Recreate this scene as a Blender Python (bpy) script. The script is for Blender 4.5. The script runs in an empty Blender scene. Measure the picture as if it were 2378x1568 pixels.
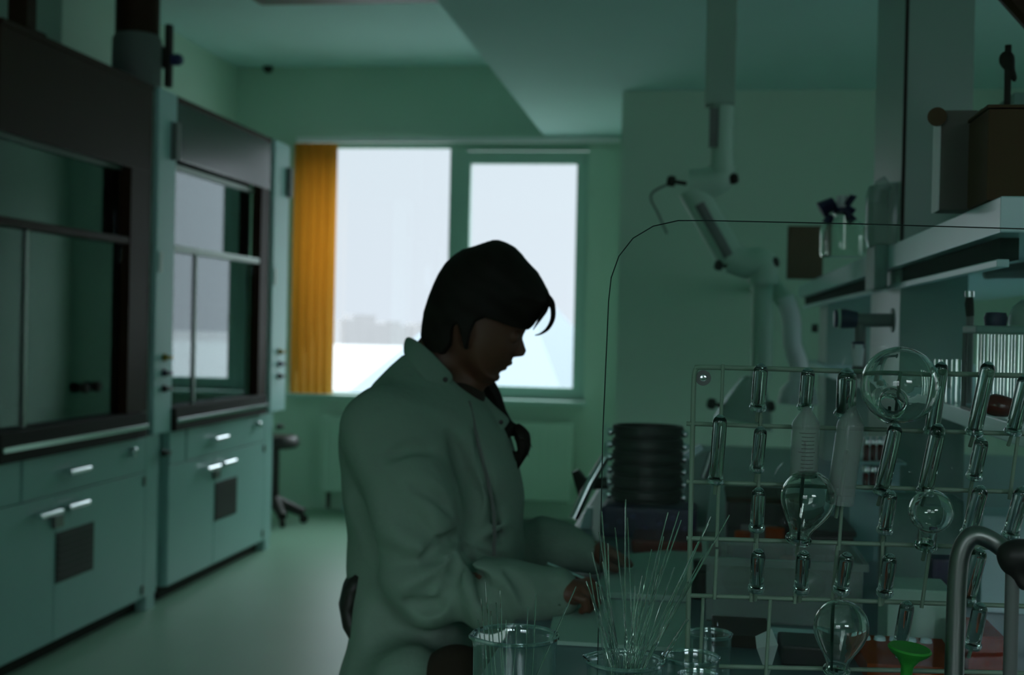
import bpy, bmesh, math, random
import numpy as np
from mathutils import Vector, Matrix
random.seed(7)
S = bpy.context.scene
COL = S.collection
PI = math.pi

# ------------------------------------------------------------------ camera
FPX = 2950.0                      # focal length in pixels of the 2378 wide frame
YAW, PITCH, ROLL = math.atan2(430.6, FPX), 0.0086, 0.022
CAM = Vector((0, 0, 1.38))
fwd = Vector((-math.sin(YAW) * math.cos(PITCH), math.cos(YAW) * math.cos(PITCH), -math.sin(PITCH)))
r0 = Vector((math.cos(YAW), math.sin(YAW), 0))
u0 = r0.cross(fwd)
RIGHT = r0 * math.cos(ROLL) + u0 * math.sin(ROLL)
UP = u0 * math.cos(ROLL) - r0 * math.sin(ROLL)
cd = bpy.data.cameras.new('camera')
cam = bpy.data.objects.new('camera', cd)
COL.objects.link(cam)
M = Matrix((RIGHT, UP, -fwd)).transposed().to_4x4()
M.translation = CAM
cam.matrix_world = M
cd.sensor_width = 36.0
cd.lens = FPX / 2378 * 36
cd.clip_start = 0.05
cd.clip_end = 2000
cd.dof.use_dof = True
cd.dof.focus_distance = 1.47
cd.dof.aperture_fstop = 5.6
S.camera = cam

# ------------------------------------------------------------------ sky and exposure
W = bpy.data.worlds.new('overcast_sky')
S.world = W
W.use_nodes = True
nt = W.node_tree
bg = nt.nodes['Background']
tc = nt.nodes.new('ShaderNodeTexCoord')
sx = nt.nodes.new('ShaderNodeSeparateXYZ')
nt.links.new(tc.outputs['Generated'], sx.inputs[0])
ramp = nt.nodes.new('ShaderNodeValToRGB')          # overcast dome: pale haze at the horizon, brighter overhead
cr = ramp.color_ramp
cr.elements[0].position = 0.0
cr.elements[0].color = (0.72, 0.79, 0.87, 1)
cr.elements[1].position = 1.0
cr.elements[1].color = (5.6, 6.3, 6.6, 1)
e = cr.elements.new(0.17); e.color = (0.70, 0.79, 0.86, 1)
e = cr.elements.new(0.36); e.color = (5.0, 5.8, 6.2, 1)
side = nt.nodes.new('ShaderNodeMapRange')          # sky made brighter to the right, as added fill light
side.inputs['From Min'].default_value = -0.8; side.inputs['From Max'].default_value = 0.8
side.inputs['To Min'].default_value = 0.8; side.inputs['To Max'].default_value = 1.2
back = nt.nodes.new('ShaderNodeMapRange')          # sky behind the camera brightened, added for fill and glass glints
back.inputs['From Min'].default_value = -0.35; back.inputs['From Max'].default_value = -0.75
back.inputs['To Min'].default_value = 1.0; back.inputs['To Max'].default_value = 3.2
nt.links.new(sx.outputs['Y'], back.inputs[0])
both = nt.nodes.new('ShaderNodeMath'); both.operation = 'MULTIPLY'
nt.links.new(side.outputs[0], both.inputs[0]); nt.links.new(back.outputs[0], both.inputs[1])
mul = nt.nodes.new('ShaderNodeVectorMath'); mul.operation = 'SCALE'
nt.links.new(sx.outputs['Z'], ramp.inputs[0])
fill_side = nt.nodes.new('ShaderNodeVectorMath'); fill_side.operation = 'DOT_PRODUCT'
fill_side.inputs[1].default_value = (0.85, 0.53, 0.0)
nt.links.new(tc.outputs['Generated'], fill_side.inputs[0])
nt.links.new(fill_side.outputs['Value'], side.inputs[0])
nt.links.new(ramp.outputs[0], mul.inputs[0]); nt.links.new(both.outputs[0], mul.inputs['Scale'])
nt.links.new(mul.outputs[0], bg.inputs[0])
bg.inputs[1].default_value = 1.0

S.view_settings.view_transform = 'Standard'
S.view_settings.look = 'None'
S.view_settings.gamma = 1.0
S.view_settings.use_curve_mapping = False
S.view_settings.exposure = 0.1
S.cycles.caustics_reflective = False
S.cycles.caustics_refractive = False
S.cycles.max_bounces = 14
S.cycles.transmission_bounces = 12
S.cycles.transparent_max_bounces = 24
S.cycles.diffuse_bounces = 6
S.cycles.use_denoising = True

# ------------------------------------------------------------------ helpers
def ray(px, py):
    return fwd + RIGHT * ((px - 1189) / FPX) + UP * ((784 - py) / FPX)
def at(px, py, Y):
    d = ray(px, py); return CAM + d * (Y / d.y)
def atx(px, py, X):
    d = ray(px, py); return CAM + d * (X / d.x)
def atz(px, py, z):
    d = ray(px, py); return CAM + d * ((z - CAM.z) / d.z)

def mat(name, col, rough=0.5, metal=0.0, var=0.06, scale=8.0, spec=0.5, bump=0.0, bscale=60, coat=0.0):
    m = bpy.data.materials.new(name); m.use_nodes = True
    n = m.node_tree; b = n.nodes['Principled BSDF']
    b.inputs['Roughness'].default_value = rough
    b.inputs['Metallic'].default_value = metal
    b.inputs['Specular IOR Level'].default_value = spec
    b.inputs['Coat Weight'].default_value = coat
    t = n.nodes.new('ShaderNodeTexCoord')
    no = n.nodes.new('ShaderNodeTexNoise'); no.inputs['Scale'].default_value = scale; no.inputs['Detail'].default_value = 4
    n.links.new(t.outputs['Object'], no.inputs['Vector'])
    mx = n.nodes.new('ShaderNodeMix'); mx.data_type = 'RGBA'
    mx.inputs[6].default_value = tuple(c * (1 - var) for c in col) + (1,)
    mx.inputs[7].default_value = tuple(min(1, c * (1 + var)) for c in col) + (1,)
    n.links.new(no.outputs['Fac'], mx.inputs[0])
    n.links.new(mx.outputs[2], b.inputs['Base Color'])
    if bump:
        n2 = n.nodes.new('ShaderNodeTexNoise'); n2.inputs['Scale'].default_value = bscale
        n.links.new(t.outputs['Object'], n2.inputs['Vector'])
        bp = n.nodes.new('ShaderNodeBump'); bp.inputs['Strength'].default_value = bump; bp.inputs['Distance'].default_value = 0.01
        n.links.new(n2.outputs['Fac'], bp.inputs['Height'])
        n.links.new(bp.outputs[0], b.inputs['Normal'])
    return m

def thin_glass(name, tint=(0.95, 0.98, 0.97), ior=1.5, rough=0.0, haze=0.0, hcol=(0.6, 0.65, 0.63), expo=None):
    """a single pane: what is not reflected passes straight through"""
    m = bpy.data.materials.new(name); m.use_nodes = True
    n = m.node_tree; n.nodes.remove(n.nodes['Principled BSDF'])
    out = n.nodes['Material Output']
    tr = n.nodes.new('ShaderNodeBsdfTransparent'); tr.inputs[0].default_value = tint + (1,)
    gl = n.nodes.new('ShaderNodeBsdfGlossy'); gl.inputs['Roughness'].default_value = rough
    gl.inputs[0].default_value = (0.90, 0.97, 1.0, 1)
    lw = n.nodes.new('ShaderNodeLayerWeight'); lw.inputs[0].default_value = 0.5     # Schlick's reflectance, the same from both sides
    pw = n.nodes.new('ShaderNodeMath'); pw.operation = 'POWER'; pw.inputs[1].default_value = expo or (5 if ior < 2 else 4)
    f0 = ((ior - 1) / (ior + 1)) ** 2
    fr = n.nodes.new('ShaderNodeMath'); fr.operation = 'MULTIPLY_ADD'; fr.inputs[1].default_value = 1 - f0; fr.inputs[2].default_value = f0
    n.links.new(lw.outputs['Facing'], pw.inputs[0]); n.links.new(pw.outputs[0], fr.inputs[0])
    mx = n.nodes.new('ShaderNodeMixShader')
    n.links.new(fr.outputs[0], mx.inputs[0]); n.links.new(tr.outputs[0], mx.inputs[1]); n.links.new(gl.outputs[0], mx.inputs[2])
    last = mx
    if haze:
        df = n.nodes.new('ShaderNodeBsdfDiffuse'); df.inputs[0].default_value = hcol + (1,)
        m2 = n.nodes.new('ShaderNodeMixShader'); m2.inputs[0].default_value = haze
        n.links.new(mx.outputs[0], m2.inputs[1]); n.links.new(df.outputs[0], m2.inputs[2]); last = m2
    n.links.new(last.outputs[0], out.inputs[0])
    return m

def solid_glass(name, col=(0.96, 0.99, 0.97), ior=1.47):
    m = bpy.data.materials.new(name); m.use_nodes = True
    n = m.node_tree; n.nodes.remove(n.nodes['Principled BSDF'])
    g = n.nodes.new('ShaderNodeBsdfGlass'); g.inputs[0].default_value = col + (1,)
    g.inputs['Roughness'].default_value = 0.0; g.inputs['IOR'].default_value = ior
    n.links.new(g.outputs[0], n.nodes['Material Output'].inputs[0])
    return m

def fabric_translucent(name, col, tcol, fac):
    m = bpy.data.materials.new(name); m.use_nodes = True
    n = m.node_tree; n.nodes.remove(n.nodes['Principled BSDF'])
    d = n.nodes.new('ShaderNodeBsdfDiffuse'); d.inputs[0].default_value = col + (1,)
    t = n.nodes.new('ShaderNodeBsdfTranslucent'); t.inputs[0].default_value = tcol + (1,)
    w = n.nodes.new('ShaderNodeTexWave'); w.inputs['Scale'].default_value = 40; w.inputs['Distortion'].default_value = 1
    mx = n.nodes.new('ShaderNodeMixShader'); mx.inputs[0].default_value = fac
    n.links.new(d.outputs[0], mx.inputs[1]); n.links.new(t.outputs[0], mx.inputs[2])
    n.links.new(mx.outputs[0], n.nodes['Material Output'].inputs[0])
    return m

MT = dict(
    wall=mat('wall_paint', (0.50, 0.68, 0.56), 0.85, var=0.03, scale=2, bump=0.05),
    ceil=mat('ceiling_paint', (0.54, 0.78, 0.76), 0.9, var=0.03, scale=3),
    floor=mat('floor_linoleum', (0.23, 0.39, 0.285), 0.40, var=0.05, scale=3, spec=0.14),
    frame=mat('window_pvc', (0.40, 0.62, 0.53), 0.4, var=0.02),
    hoodwhite=mat('hood_laminate', (0.35, 0.57, 0.54), 0.35, var=0.02),
    hooddark=mat('hood_dark_panel', (0.040, 0.019, 0.009), 0.5, var=0.1, spec=0.15),
    hoodmetal=mat('hood_aluminium', (0.36, 0.42, 0.38), 0.4, 0.5, var=0.04),
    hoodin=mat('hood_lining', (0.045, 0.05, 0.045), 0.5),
    hoodlit=mat('hood_laminate_lit', (0.50, 0.74, 0.74), 0.42, var=0.02),  # hood laminate lightened to stand in for window light on the columns
    header=mat('smoked_panel', (0.03, 0.04, 0.036), 0.22, var=0.05, spec=0.9),
    duct=mat('duct_plastic', (0.33, 0.46, 0.38), 0.5, var=0.03),
    chrome=mat('polished_metal', (0.75, 0.78, 0.80), 0.18, 1.0, var=0.02),
    steel=mat('brushed_steel', (0.24, 0.25, 0.235), 0.4, 1.0, var=0.05),
    black=mat('black_plastic', (0.016, 0.014, 0.011), 0.45, var=0.1),
    blackm=mat('matt_black', (0.022, 0.018, 0.013), 0.8, var=0.1),
    blue=mat('blue_plastic', (0.03, 0.035, 0.12), 0.4),
    navy=mat('navy_plastic', (0.02, 0.016, 0.06), 0.45),
    yellow=mat('yellow_plastic', (0.38, 0.26, 0.02), 0.5),
    cream=mat('cream_plastic', (0.45, 0.64, 0.52), 0.45, var=0.03),
    grey=mat('grey_plastic', (0.16, 0.17, 0.16), 0.5),
    midgrey=mat('grey_paint', (0.20, 0.32, 0.28), 0.5),
    column=mat('column_laminate', (0.27, 0.38, 0.33), 0.3, var=0.03),
    shelf=mat('shelf_laminate', (0.66, 0.86, 0.90), 0.25, var=0.03),
    bench=mat('bench_top', (0.13, 0.20, 0.22), 0.3, var=0.05),
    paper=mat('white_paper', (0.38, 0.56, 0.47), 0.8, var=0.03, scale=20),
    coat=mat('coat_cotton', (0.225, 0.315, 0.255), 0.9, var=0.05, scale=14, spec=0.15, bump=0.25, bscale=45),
    skin=mat('skin', (0.14, 0.058, 0.033), 0.5, var=0.08, scale=20),
    hair=mat('black_hair', (0.012, 0.009, 0.006), 0.6, var=0.2, scale=60, spec=0.2),
    trouser=mat('dark_trousers', (0.03, 0.018, 0.010), 0.9, var=0.1),
    redcap=mat('red_plastic', (0.26, 0.030, 0.010), 0.8, spec=0.1),
    orange=mat('orange_plastic', (0.32, 0.052, 0.010), 0.8, spec=0.15),
    darkred=mat('dark_red_liquid', (0.12, 0.012, 0.008), 0.2),
    green=mat('green_plastic', (0.03, 0.30, 0.03), 0.5),
    dgreen=mat('green_cloth', (0.03, 0.11, 0.04), 0.9),
    brown=mat('brown_card', (0.10, 0.055, 0.025), 0.85),
    binder=mat('grey_card', (0.14, 0.13, 0.11), 0.8),
    rackwire=mat('coated_wire', (0.22, 0.33, 0.24), 0.45, var=0.05),
    snow=mat('snow', (0.20, 0.197, 0.195), 0.95, var=0.05, scale=0.2),
    city=mat('hazy_concrete', (0.165, 0.155, 0.155), 0.95, var=0.08, scale=0.3),
    cityg=mat('hazy_trees', (0.15, 0.14, 0.14), 0.95, var=0.15, scale=0.4),
    skylight=mat('pale_roof', (0.085, 0.103, 0.118), 0.7, var=0.03),
    white=mat('bright_white', (0.80, 0.82, 0.82), 0.5, var=0.02),
    pane=thin_glass('window_glass', (0.97, 0.98, 0.98)),
    under=mat('shelf_gap_shade', (0.02, 0.025, 0.022), 0.9, spec=0.05),  # near-black colour standing for shade in the gap below the board
    sash=thin_glass('sash_glass', (0.55, 0.62, 0.60), ior=1.6, expo=3.4),
    acrylic=thin_glass('acrylic_sheet', (0.95, 0.98, 0.97), ior=1.3, haze=0.008),
    tubeglass=thin_glass('tube_glass', (0.95, 0.975, 0.96), ior=1.7, rough=0.02, expo=2.6),
    rimglass=thin_glass('glass_rim', (0.9, 0.95, 0.93), ior=3.0, rough=0.0, expo=1.3),
    edge=mat('acrylic_edge', (0.02, 0.035, 0.03), 0.3),
    glass=solid_glass('borosilicate'),
    rod=solid_glass('glass_rod', (0.93, 0.98, 0.95)),
    frost=thin_glass('clear_plastic', (0.82, 0.88, 0.85), ior=1.4, rough=0.15, haze=0.28),
    conical=thin_glass('graduated_plastic', (0.80, 0.86, 0.82), ior=1.4, rough=0.1, haze=0.28),
    blind=fabric_translucent('orange_blind', (0.60, 0.36, 0.08), (0.74, 0.46, 0.12), 0.7),
)

def mesh_obj(name, bm, m, parent=None, smooth=False, world=None):
    me = bpy.data.meshes.new(name)
    bmesh.ops.recalc_face_normals(bm, faces=bm.faces[:])
    bm.to_mesh(me); bm.free()
    o = bpy.data.objects.new(name, me)
    me.materials.append(m)
    if smooth:
        for p in me.polygons: p.use_smooth = True
        try: me.set_sharp_from_angle(angle=math.radians(40))
        except Exception: pass
    COL.objects.link(o)
    if parent: o.parent = parent; o.matrix_parent_inverse = Matrix.Translation(-parent.location) if parent.type == 'EMPTY' else Matrix()
    return o

def thing(name, label, cat, loc=(0, 0, 0), group=None):
    o = bpy.data.objects.new(name, None); o.empty_display_size = 0.05
    COL.objects.link(o); o.location = loc
    o['label'] = label; o['category'] = cat
    if group: o['group'] = group
    return o
def tag(o, label, cat, group=None, kind=None):
    o['label'] = label; o['category'] = cat
    if group: o['group'] = group
    if kind: o['kind'] = kind
    return o
def struct(o):
    o['kind'] = 'structure'; return o

def box(bm, lo, hi, bev=0.0, mx=None):
    lo = Vector(lo); hi = Vector(hi); c = (lo + hi) / 2; s = hi - lo
    g = bmesh.ops.create_cube(bm, size=1.0)
    for v in g['verts']:
        v.co = Vector((v.co.x * s.x, v.co.y * s.y, v.co.z * s.z)) + c
    if bev:
        es = list({e for v in g['verts'] for e in v.link_edges})
        r = bmesh.ops.bevel(bm, geom=es, offset=bev, segments=2, affect='EDGES', profile=0.6)
        vs = {v for f in r['faces'] for v in f.verts} | {v for v in g['verts'] if v.is_valid}
    else:
        vs = set(g['verts'])
    if mx:
        for v in vs: v.co = mx @ v.co
    return bm
def bx(lo, hi, bev=0.0, mx=None):
    return box(bmesh.new(), lo, hi, bev, mx)

def frame_of(d):
    d = d.normalized(); a = Vector((0, 0, 1)) if abs(d.z) < 0.9 else Vector((1, 0, 0))
    u = d.cross(a).normalized(); return u, d.cross(u).normalized()
def tube(bm, pts, rad, seg=8, caps=True, ry=1.0):
    pts = [Vector(p) for p in pts]; n = len(pts)
    rs = rad if isinstance(rad, (list, tuple)) else [rad] * n
    rings = []; u = None
    for i, p in enumerate(pts):
        d = pts[min(i + 1, n - 1)] - pts[max(i - 1, 0)]
        if u is None: u, w = frame_of(d)
        else:
            dn = d.normalized(); u = (u - dn * u.dot(dn)).normalized(); w = dn.cross(u)
        rings.append([bm.verts.new(p + (u * math.cos(2 * PI * k / seg) + w * math.sin(2 * PI * k / seg) * ry) * rs[i]) for k in range(seg)])
    for i in range(n - 1):
        for k in range(seg):
            bm.faces.new((rings[i][k], rings[i][(k + 1) % seg], rings[i + 1][(k + 1) % seg], rings[i + 1][k]))
    if caps:
        bm.faces.new(rings[0][::-1]); bm.faces.new(rings[-1])
    return bm
def tb(pts, rad, seg=8, caps=True, ry=1.0):
    return tube(bmesh.new(), pts, rad, seg, caps, ry)

def lathe(bm, prof, origin=(0, 0, 0), axis=(0, 0, 1), seg=32, spout=None):
    """prof: (radius, height) pairs; closed at radius 0"""
    origin = Vector(origin); d = Vector(axis).normalized()
    q = Vector((0, 0, 1)).rotation_difference(d)
    rings = []
    for r, h in prof:
        if r < 1e-6:
            rings.append([bm.verts.new(origin + q @ Vector((0, 0, h)))])
        else:
            ring = []
            for k in range(seg):
                a = 2 * PI * k / seg; rr = r
                if spout: rr = r + spout(a, h)
                ring.append(bm.verts.new(origin + q @ Vector((rr * math.cos(a), rr * math.sin(a), h))))
            rings.append(ring)
    for a, b in zip(rings, rings[1:]):
        if len(a) == 1 and len(b) == 1: continue
        for k in range(seg):
            k2 = (k + 1) % seg
            if len(a) == 1: bm.faces.new((a[0], b[k], b[k2]))
            elif len(b) == 1: bm.faces.new((a[k], b[0], a[k2]))
            else: bm.faces.new((a[k], b[k], b[k2], a[k2]))
    return bm
def lt(prof, origin=(0, 0, 0), axis=(0, 0, 1), seg=32, spout=None):
    return lathe(bmesh.new(), prof, origin, axis, seg, spout)

def hull_prism(bm, poly, off):
    """polygon (list of Vectors) thickened by the vector off"""
    a = [bm.verts.new(p) for p in poly]; b = [bm.verts.new(Vector(p) + Vector(off)) for p in poly]
    bm.faces.new(a); bm.faces.new(b[::-1]); n = len(poly)
    for k in range(n): bm.faces.new((a[k], a[(k + 1) % n], b[(k + 1) % n], b[k]))
    return bm

def smooth_path(pts, n=8):
    pts = [Vector(p) for p in pts]; P = [pts[0]] + pts + [pts[-1]]; out = []
    for i in range(1, len(P) - 2):
        for k in range(n):
            t = k / n; a, b, c, d = P[i - 1], P[i], P[i + 1], P[i + 2]
            out.append(0.5 * ((2 * b) + (c - a) * t + (2 * a - 5 * b + 4 * c - d) * t * t + (3 * b - a - 3 * c + d) * t ** 3))
    out.append(pts[-1]); return out

# implicit surfaces for the figure --------------------------------------------------
def smin(a, b, k):
    if k <= 0: return np.minimum(a, b)
    h = np.clip(0.5 + 0.5 * (b - a) / k, 0, 1)
    return b + (a - b) * h - k * h * (1 - h)
class Vol:
    def __init__(s, lo, hi, h):
        s.lo = np.array(lo, float); s.h = h
        s.n = np.ceil((np.array(hi) - s.lo) / h).astype(int) + 1
        s.F = np.full(s.n, 0.2, np.float32)
    def block(s, lo, hi):
        i0 = np.clip(np.floor((np.array(lo) - s.lo) / s.h).astype(int), 0, s.n)
        i1 = np.clip(np.ceil((np.array(hi) - s.lo) / s.h).astype(int) + 1, 0, s.n)
        ax = [(s.lo[k] + s.h * np.arange(i0[k], i1[k])).astype(np.float32) for k in range(3)]
        return tuple(slice(a, b) for a, b in zip(i0, i1)), np.meshgrid(*ax, indexing='ij', sparse=True)
    def add(s, fn, lo, hi, k=0.02):
        sl, (x, y, z) = s.block(lo, hi)
        s.F[sl] = smin(s.F[sl], fn(x, y, z).astype(np.float32), k)
    def sub(s, fn, lo, hi, k=0.01):
        sl, (x, y, z) = s.block(lo, hi)
        s.F[sl] = -smin(-s.F[sl], fn(x, y, z).astype(np.float32), k)
    def cap(s, a, b, ra, rb, k=0.02, sc=(1, 1, 1)):
        a = np.array(a, float); b = np.array(b, float); R = max(ra, rb) + 0.06
        ba = b - a; L2 = float(ba @ ba) + 1e-12
        def fn(x, y, z):
            t = np.clip(((x - a[0]) * ba[0] + (y - a[1]) * ba[1] + (z - a[2]) * ba[2]) / L2, 0, 1)
            q = ((x - a[0] - t * ba[0]) / sc[0]) ** 2 + ((y - a[1] - t * ba[1]) / sc[1]) ** 2 + ((z - a[2] - t * ba[2]) / sc[2]) ** 2
            return np.sqrt(q) - (ra + (rb - ra) * t)
        s.add(fn, np.minimum(a, b) - R, np.maximum(a, b) + R, k)
    def chain(s, pts, rs, k=0.02, sc=(1, 1, 1)):
        for (a, b, ra, rb) in zip(pts, pts[1:], rs, rs[1:]): s.cap(a, b, ra, rb, k, sc)
    def carve(s, pts, rs, k=0.008):
        for a, b, ra, rb in zip(pts, pts[1:], rs, rs[1:]):
            a = np.array(a, float); b = np.array(b, float); ba = b - a; L2 = float(ba @ ba) + 1e-12; R = max(ra, rb) + .03
            def fn(x, y, z):
                t = np.clip(((x - a[0]) * ba[0] + (y - a[1]) * ba[1] + (z - a[2]) * ba[2]) / L2, 0, 1)
                return np.sqrt((x - a[0] - t * ba[0]) ** 2 + (y - a[1] - t * ba[1]) ** 2 + (z - a[2] - t * ba[2]) ** 2) - (ra + (rb - ra) * t)
            s.sub(fn, np.minimum(a, b) - R, np.maximum(a, b) + R, k)
    def ell(s, c, r, k=0.02, sub=False):
        c = np.array(c, float); r = np.array(r, float)
        def fn(x, y, z):
            k0 = np.sqrt(((x - c[0]) / r[0]) ** 2 + ((y - c[1]) / r[1]) ** 2 + ((z - c[2]) / r[2]) ** 2)
            return (k0 - 1) * r.min()
        (s.sub if sub else s.add)(fn, c - r - 0.05, c + r + 0.05, k)
    def mesh(s):
        F = s.F; ins = F < 0; nx, ny, nz = F.shape
        cs = np.zeros((nx - 1, ny - 1, nz - 1), np.uint8)
        for i in (0, 1):
            for j in (0, 1):
                for k in (0, 1): cs += ins[i:nx - 1 + i, j:ny - 1 + j, k:nz - 1 + k]
        act = np.argwhere((cs > 0) & (cs < 8))
        idx = np.full(cs.shape, -1, np.int32); idx[tuple(act.T)] = np.arange(len(act))
        acc = np.zeros((len(act), 3)); cnt = np.zeros(len(act))
        corners = [(i, j, k) for i in (0, 1) for j in (0, 1) for k in (0, 1)]
        for a in corners:
            for ax in range(3):
                if a[ax]: continue
                b = list(a); b[ax] = 1
                fa = F[tuple((act + a).T)]; fb = F[tuple((act + b).T)]
                m = (fa < 0) != (fb < 0)
                t = np.where(m, fa / np.where(m, fa - fb, 1), 0)
                p = np.array(a, float) + 0.0 * act
                p[:, ax] += t
                acc += p * m[:, None]; cnt += m
        V = s.lo + s.h * (act + acc / cnt[:, None])
        faces = []
        for ax in range(3):
            o1, o2 = [(1, 2), (2, 0), (0, 1)][ax]
            sl0 = [slice(None)] * 3; sl1 = [slice(None)] * 3
            sl0[ax] = slice(0, -1); sl1[ax] = slice(1, None)
            A = ins[tuple(sl0)]; B = ins[tuple(sl1)]
            e = np.argwhere(A != B)
            ok = (e[:, o1] > 0) & (e[:, o2] > 0) & (e[:, o1] < F.shape[o1] - 1) & (e[:, o2] < F.shape[o2] - 1)
            e = e[ok]; flip = ~A[tuple(e.T)]
            q = []
            for (d1, d2) in ((1, 1), (0, 1), (0, 0), (1, 0)):
                c = e.copy(); c[:, o1] -= d1; c[:, o2] -= d2
                q.append(idx[tuple(c.T)])
            q = np.stack(q, 1); q[flip] = q[flip][:, ::-1]
            faces.append(q)
        return V, np.concatenate(faces)
def vol_obj(name, vol, m, parent=None, smooth_iter=2, extra=None):
    V, Fc = vol.mesh()
    if extra is not None:
        V2, F2 = extra.mesh(); Fc = np.concatenate([Fc, F2 + len(V)]); V = np.concatenate([V, V2])
    if smooth_iter:
        for _ in range(smooth_iter):
            acc = np.zeros_like(V); cnt = np.zeros(len(V))
            for a, b in ((0, 1), (1, 2), (2, 3), (3, 0)):
                np.add.at(acc, Fc[:, a], V[Fc[:, b]]); np.add.at(cnt, Fc[:, a], 1)
            V = V * 0.5 + 0.5 * acc / np.maximum(cnt, 1)[:, None]
    me = bpy.data.meshes.new(name)
    me.from_pydata(V.tolist(), [], Fc.tolist()); me.update()
    for p in me.polygons: p.use_smooth = True
    me.materials.append(m)
    o = bpy.data.objects.new(name, me); COL.objects.link(o)
    if parent: o.parent = parent; o.matrix_parent_inverse = Matrix.Translation(-parent.location)
    return o
def poly_sd(poly, u, v):
    """signed distance (negative inside) of 2-D points to a polygon"""
    poly = np.array(poly, float); d = np.full(np.broadcast(u, v).shape, 1e9); ins = np.zeros(d.shape, bool)
    n = len(poly)
    for i in range(n):
        a = poly[i]; b = poly[(i + 1) % n]; e = b - a
        wu = u - a[0]; wv = v - a[1]
        t = np.clip((wu * e[0] + wv * e[1]) / (e @ e + 1e-12), 0, 1)
        d = np.minimum(d, (wu - t * e[0]) ** 2 + (wv - t * e[1]) ** 2)
        c = (a[1] > v) != (b[1] > v)
        with np.errstate(divide='ignore', invalid='ignore'):
            xi = (b[0] - a[0]) * (v - a[1]) / (b[1] - a[1] + 1e-12) + a[0]
        ins ^= c & (u < xi)
    return np.where(ins, -1, 1) * np.sqrt(d)

# ================================================================== THE ROOM
YB = 9.1                        # window wall
YP = 7.36                       # nearer stretch of wall right of the window
XL = -3.45                      # wall behind the fume hoods
XR = 3.2
YF = -2.6                       # wall behind the camera
ZC, ZS, XS = 3.27, 2.755, at(1265, 305, YB).x
XP = at(1437, 600, YP).x
win_l, win_r = at(683, 620, YB).x, at(1362, 620, YB).x
win_t, win_b = at(1030, 328, YB).z, at(1030, 922, YB).z

struct(mesh_obj('floor', bx((XL - .3, YF - .3, -0.1), (XR + .3, YB + .35, 0)), MT['floor']))
bm = bmesh.new()
box(bm, (XL - .3, YF - .3, ZC), (XS, YB + .35, ZC + .1))
box(bm, (XS, YF - .3, ZS), (XR + .3, YB + .35, ZC + .1))
struct(mesh_obj('ceiling', bm, MT['ceil']))
struct(mesh_obj('wall_left', bx((XL - .3, YF, 0), (XL, YB, ZC)), MT['wall']))
bm = bmesh.new()
box(bm, (XL, YB, 0), (XP, YB + .3, win_b)); box(bm, (XL, YB, win_t), (XP, YB + .3, ZC))
box(bm, (XL, YB, win_b), (win_l, YB + .3, win_t)); box(bm, (win_r, YB, win_b), (XP, YB + .3, win_t))
struct(mesh_obj('wall_back', bm, MT['wall']))
struct(mesh_obj('wall_right_back', bx((XP, YP, 0), (XR, YB + .3, ZS)), MT['wall']))
ry0, ry1, rz0, rz1 = 2.7, 4.5, 0.95, 2.5  # unseen window added in the right wall to throw fill light
bm = bmesh.new()
box(bm, (XR, YF, 0), (XR + .3, YP, rz0)); box(bm, (XR, YF, rz1), (XR + .3, YP, ZS))
box(bm, (XR, YF, rz0), (XR + .3, ry0, rz1)); box(bm, (XR, ry1, rz0), (XR + .3, YP, rz1))
struct(mesh_obj('wall_right', bm, MT['wall']))
w3 = bmesh.new()
for k in range(4):
    y = ry0 + (ry1 - ry0) * k / 3
    box(w3, (XR + .12, y - .04, rz0), (XR + .2, y + .04, rz1))
box(w3, (XR + .12, ry0, rz0), (XR + .2, ry1, rz0 + .07)); box(w3, (XR + .12, ry0, rz1 - .07), (XR + .2, ry1, rz1))
o = mesh_obj('fill_window_3', w3, MT['frame']); struct(o)
struct(mesh_obj('fill_window_3_pane', bx((XR + .155, ry0, rz0), (XR + .165, ry1, rz1)), MT['pane'], o))
# wall behind the camera with openings added to let in fill light
bm = bmesh.new()
fx0, fx1, fz0, fz1 = -2.1, -0.6, 1.25, 2.45
gx0, gx1, gz0, gz1 = 0.9, 2.3, 1.95, 2.65                  # unseen high opening added for glints on the glassware
ym_ = YF - .3
box(bm, (XL, ym_, 0), (fx1, YF, fz0)); box(bm, (XL, ym_, fz1), (fx1, YF, ZC)); box(bm, (XL, ym_, fz0), (fx0, YF, fz1))
box(bm, (fx1, ym_, 0), (XR, YF, gz0)); box(bm, (fx1, ym_, gz1), (XR, YF, ZC)); box(bm, (fx1, ym_, gz0), (gx0, YF, gz1)); box(bm, (gx1, ym_, gz0), (XR, YF, gz1))
struct(mesh_obj('wall_front', bm, MT['wall']))
w2 = bmesh.new()
for k in range(4):
    x = fx0 + (fx1 - fx0) * k / 3
    box(w2, (x - .04, YF - .2, fz0), (x + .04, YF - .12, fz1))
box(w2, (fx0, YF - .2, fz0), (fx1, YF - .12, fz0 + .07)); box(w2, (fx0, YF - .2, fz1 - .07), (fx1, YF - .12, fz1))
o = mesh_obj('fill_window_2', w2, MT['frame']); struct(o)
struct(mesh_obj('fill_window_2_pane', bx((fx0, YF - .165, fz0), (fx1, YF - .155, fz1)), MT['pane'], o))

w4 = bmesh.new()
for x in (gx0, gx1): box(w4, (x - .03, YF - .2, gz0), (x + .03, YF - .12, gz1))
box(w4, (gx0, YF - .2, gz0), (gx1, YF - .12, gz0 + .05)); box(w4, (gx0, YF - .2, gz1 - .05), (gx1, YF - .12, gz1))
o = mesh_obj('fill_window_4', w4, MT['frame']); struct(o)
struct(mesh_obj('fill_window_4_pane', bx((gx0, YF - .165, gz0), (gx1, YF - .155, gz1)), MT['pane'], o))

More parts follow.
